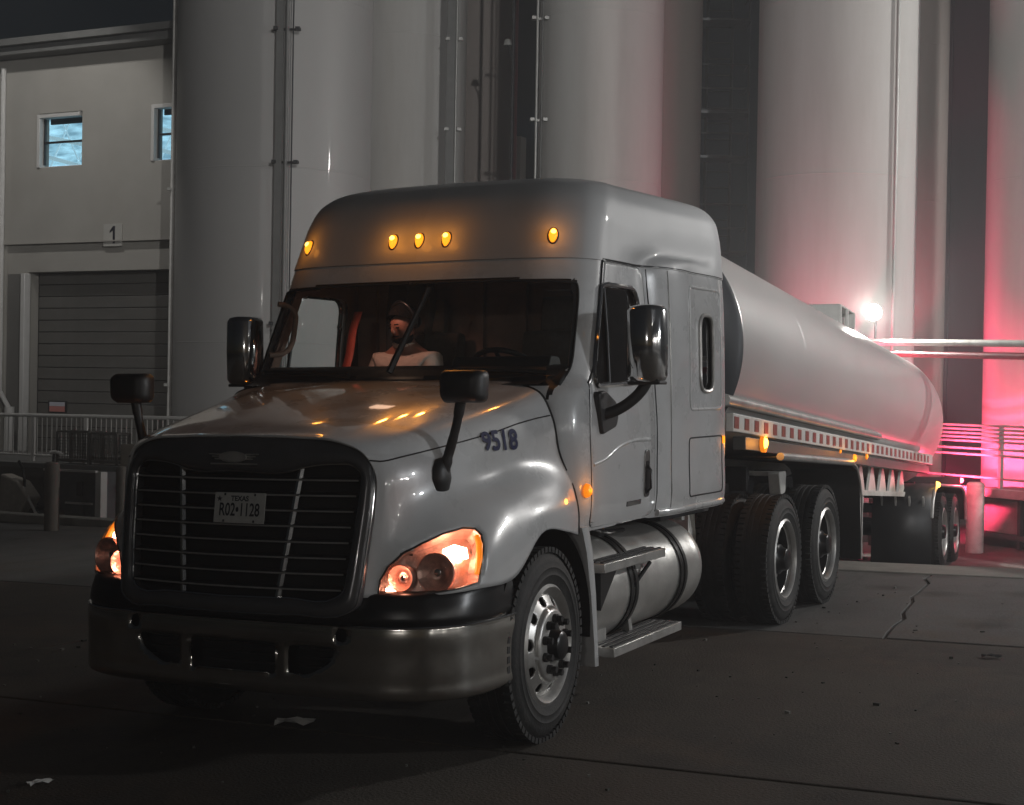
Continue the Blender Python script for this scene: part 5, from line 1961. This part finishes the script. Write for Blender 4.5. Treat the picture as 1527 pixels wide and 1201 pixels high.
g = G(); g.box((1.55, .7, .78), (.35, .25, .45)); g.box((.95, .8, .72), (.25, .2, .35)); g.box((2.2, .45, .63), (.5, .3, .08)); g.obj("control_box", MT['dockpaint'], t, bevel=.01)
g = G(); g.box((4.0, 1.9, 1.25), (8.4, .1, 1.4)); g.obj("back_panel", MT['dockpaint'], t)
g = G(); g.box((1.75, .10, 1.43), (.06, .06, .1)); g.obj("beacon", MT['redmetal'], t)

def bollard(x, y, z, h, r, m, label, cap=False):
    g = G()
    g.lathe([(r, -.3), (r, h - .05), (r * .94, h - .025), (r * .7, h - .006), (0, h)], 2, 24)
    o = g.obj("bollard", MT[m], None, smooth=50)
    o.location = (x, y, z)
    tag(o, label, "bollard", "bollards along the yard edge")
    return o
MT['bolwhite'] = mat("bollard_white", (.6, .58, .55), .55, var=.15, scale=7, dirt=(.2, .17, .15), dirt_amt=.6)
MT['bolgrey'] = mat("bollard_concrete", (.16, .145, .125), .8, var=.2, scale=6)
bollard(.91, 17.02, -.42, 1.11, .128, 'bolwhite', "red-lit pale bollard behind the trailer tail at the right")
bollard(-10.28, 10.11, -.13, .95, .10, 'bolgrey', "brown concrete bollard at the left, in front of the dark dock recess")
bollard(-9.43, 10.52, -.10, .88, .07, 'bolgrey', "slim grey bollard just left of the far headlight")

# kerb in front of the left dock
g = G(); g.box((-12.6, 11.0, -.08), (7.6, .30, .13)); 
kb = g.obj("kerb", MT['apron'], None, bevel=.02)
tag(kb, kind="structure")
# things on and below the left dock
MT['wire'] = mat("cage_wire", (.12, .115, .105), .5, .4, var=.2)
def cage(x, y, w, d, h, label):
    t = thing("wire_cage", label, "wire cage", Matrix.Translation((x, y, .645)), "wire cages on the dock")
    g = G()
    for sx in (-1, 1):
        for sy in (-1, 1):
            g.box((sx * w / 2, sy * d / 2, h / 2), (.035, .035, h))
    for z in (.06, h):
        for sy in (-1, 1):
            g.box((0, sy * d / 2, z), (w, .03, .03))
        for sx in (-1, 1):
            g.box((sx * w / 2, 0, z), (.03, d, .03))
    g.obj("frame", MT['wire'], t)
    g = G()
    for sy in (-1, 1):
        for k in range(int(w / .05)):
            g.box((-w / 2 + .05 * k, sy * d / 2, h / 2 + .03), (.007, .007, h - .06))
        for k in range(int(h / .05)):
            g.box((0, sy * d / 2, .06 + .05 * k), (w, .007, .007))
    o = tag(g.obj("mesh_panel", MT['wire'], t), kind="stuff")
    g = G(); g.box((0, 0, .05), (w - .05, d - .05, .04)); g.obj("tray", MT['wire'], t)
    return t
cage(-11.95, 12.55, .62, .3, .50, "dark wire mesh cage standing on the dock, left one of two")
cage(-11.34, 12.55, .50, .3, .49, "greyer wire mesh cage standing on the dock, right one of two")
t = thing("cardboard_box", "low pale boxes stacked on the dock right of the wire cages", "box", Matrix.Translation((-10.85, 12.62, .645)))
g = G(); g.box((0, 0, .17), (.46, .3, .33)); g.obj("carton", mat("carton", (.17, .15, .12), .8, var=.2), t, bevel=.01)
t = thing("hand_tool", "small pale tool lying on the dock edge near the brown bollard", "tool", Matrix.Translation((-12.28, 12.4, .645)))
g = G(); g.tube([(-.12, 0, .16), (.0, 0, .18), (.14, 0, .14)], [.03, .035, .02], 8); g.obj("head", MT['wframe'], t); g = G(); g.tube([(-.06, 0, .0), (-.05, 0, .15)], .02, 8); g.obj("handle", MT['dark'], t)
# hopper below the dock
t = thing("steel_hopper", "grey steel hopper with sloping side under the dock edge", "hopper", Matrix.Translation((-11.25, 11.9, 0)))
MT['hop'] = mat("hopper_steel", (.10, .105, .11), .5, .3, var=.25, scale=3)
g = G()
g.prism([(-.55, .58), (-.62, .34), (.05, -.22), (.40, -.22), (.40, .58)], lambda u, v, k: (u, (-.25, .25)[k], v))
hb = g.obj("bin", MT['hop'], t, bevel=.012)
g = G(); g.box((.47, -.2, .17), (.10, .14, .85)); g.obj("leg", MT['wframe'], t)
g = G(); g.box((-.05, -.28, .60), (1.0, .06, .03)); g.box((.12, -.28, .12), (.5, .04, .03)); g.obj("rim", MT['wframe'], t)
g = G(); g.box((.12, -.265, .33), (.1, .03, .2)); g.obj("gate_handle", MT['dark'], t)
g = G(); g.box((.02, -.262, .02), (.35, .02, .26)); g.obj("chute", MT['hop'], t)
# hand truck wrapped in a pale sheet at the far left
t = thing("hand_truck", "black hand truck with pale wrapped load under the dock at far left", "hand truck", Matrix.Translation((-12.05, 11.45, -.10)))
g = G()
g.tube(smooth_path([(-.1, 0, .82), (-.02, 0, .7), (-.04, 0, .05)], 4), .022, 8); g.tube([(-.38, 0, .05), (.35, 0, .05)], .02, 8)
g.obj("frame", MT['satin'], t)
g = G()
g.add([(-.42, -.05, .62), (-.05, -.08, .52), (.18, -.1, .28), (.02, -.1, .05), (-.42, -.08, .03), (-.42, .2, .62), (-.05, .2, .52), (.18, .2, .28), (.02, .2, .05), (-.42, .2, .03)],
      [(0, 1, 2, 3, 4), (9, 8, 7, 6, 5), (0, 5, 6, 1), (1, 6, 7, 2), (2, 7, 8, 3), (3, 8, 9, 4), (4, 9, 5, 0)])
g.obj("wrapped_load", mat("pale_sheet", (.36, .33, .29), .8, var=.2, scale=7, bump=.5, bscale=14), t, bevel=.03)
g = G(); g.tube([(.14, -.06, .3), (.3, -.06, .06), (.36, -.06, .02)], .02, 8); g.obj("handle", MT['wframe'], t)
for x in (-.3, .2):
    g = G(); g.lathe([(0, .03), (.07, .03), (.08, .0), (.07, -.03), (0, -.03)], 1, 16, (x, 0, .06)); g.obj("wheel", MT['rubber'], t)

# ------------------------------------------------------------------ unseen shed wall added beyond the right of the frame for paint reflections, with wall lamps
MT['shed'] = mat("shed_sheet", (.30, .30, .29), .6, .1, var=.15, scale=1.2, streak=(1, 1, .2))
t = thing("shed", "long metal shed across the yard lit by its own wall lamps", "building", Matrix.Translation((27, -4, 0)))
g = G(); g.box((.6, 0, 3.6), (1.0, 36, 8.4)); g.obj("wall", MT['shed'], t)
for k in range(18):
    g = G(); g.box((.06, -17 + k * 2, 3.6), (.1, .14, 8.3)); g.obj("rib", MT['shed'], t)
for k, (y, z, w) in enumerate(((-13.5, 5.0, 260), (-8.5, 5.6, 330), (-4.0, 4.4, 260), (1.5, 5.8, 330), (6.0, 4.6, 260), (10.5, 5.6, 330))):
    f_ = thing("wall_lamp", ("first", "second", "third", "fourth", "fifth", "sixth")[k] + " wall lamp along the shed, counted from the road end", "lamp", Matrix.Translation((26.75, -4 + y, z)), "wall lamps of the shed")
    g = G(); g.box((.1, 0, .06), (.3, .34, .12)); hb_ = g.obj("lamp_shade", MT['conduit'], f_, bevel=.02)
    g = G(); g.box((-.02, 0, -.02), (.2, .26, .04)); g.obj("lamp_glass", glow("wall_lamp_glass", (1, .97, .92), 40), f_)
    lamp("wall_lamp_glow", 'POINT', (-.16, 0, -.14), w, (1, .97, .93), f_, radius=.13)
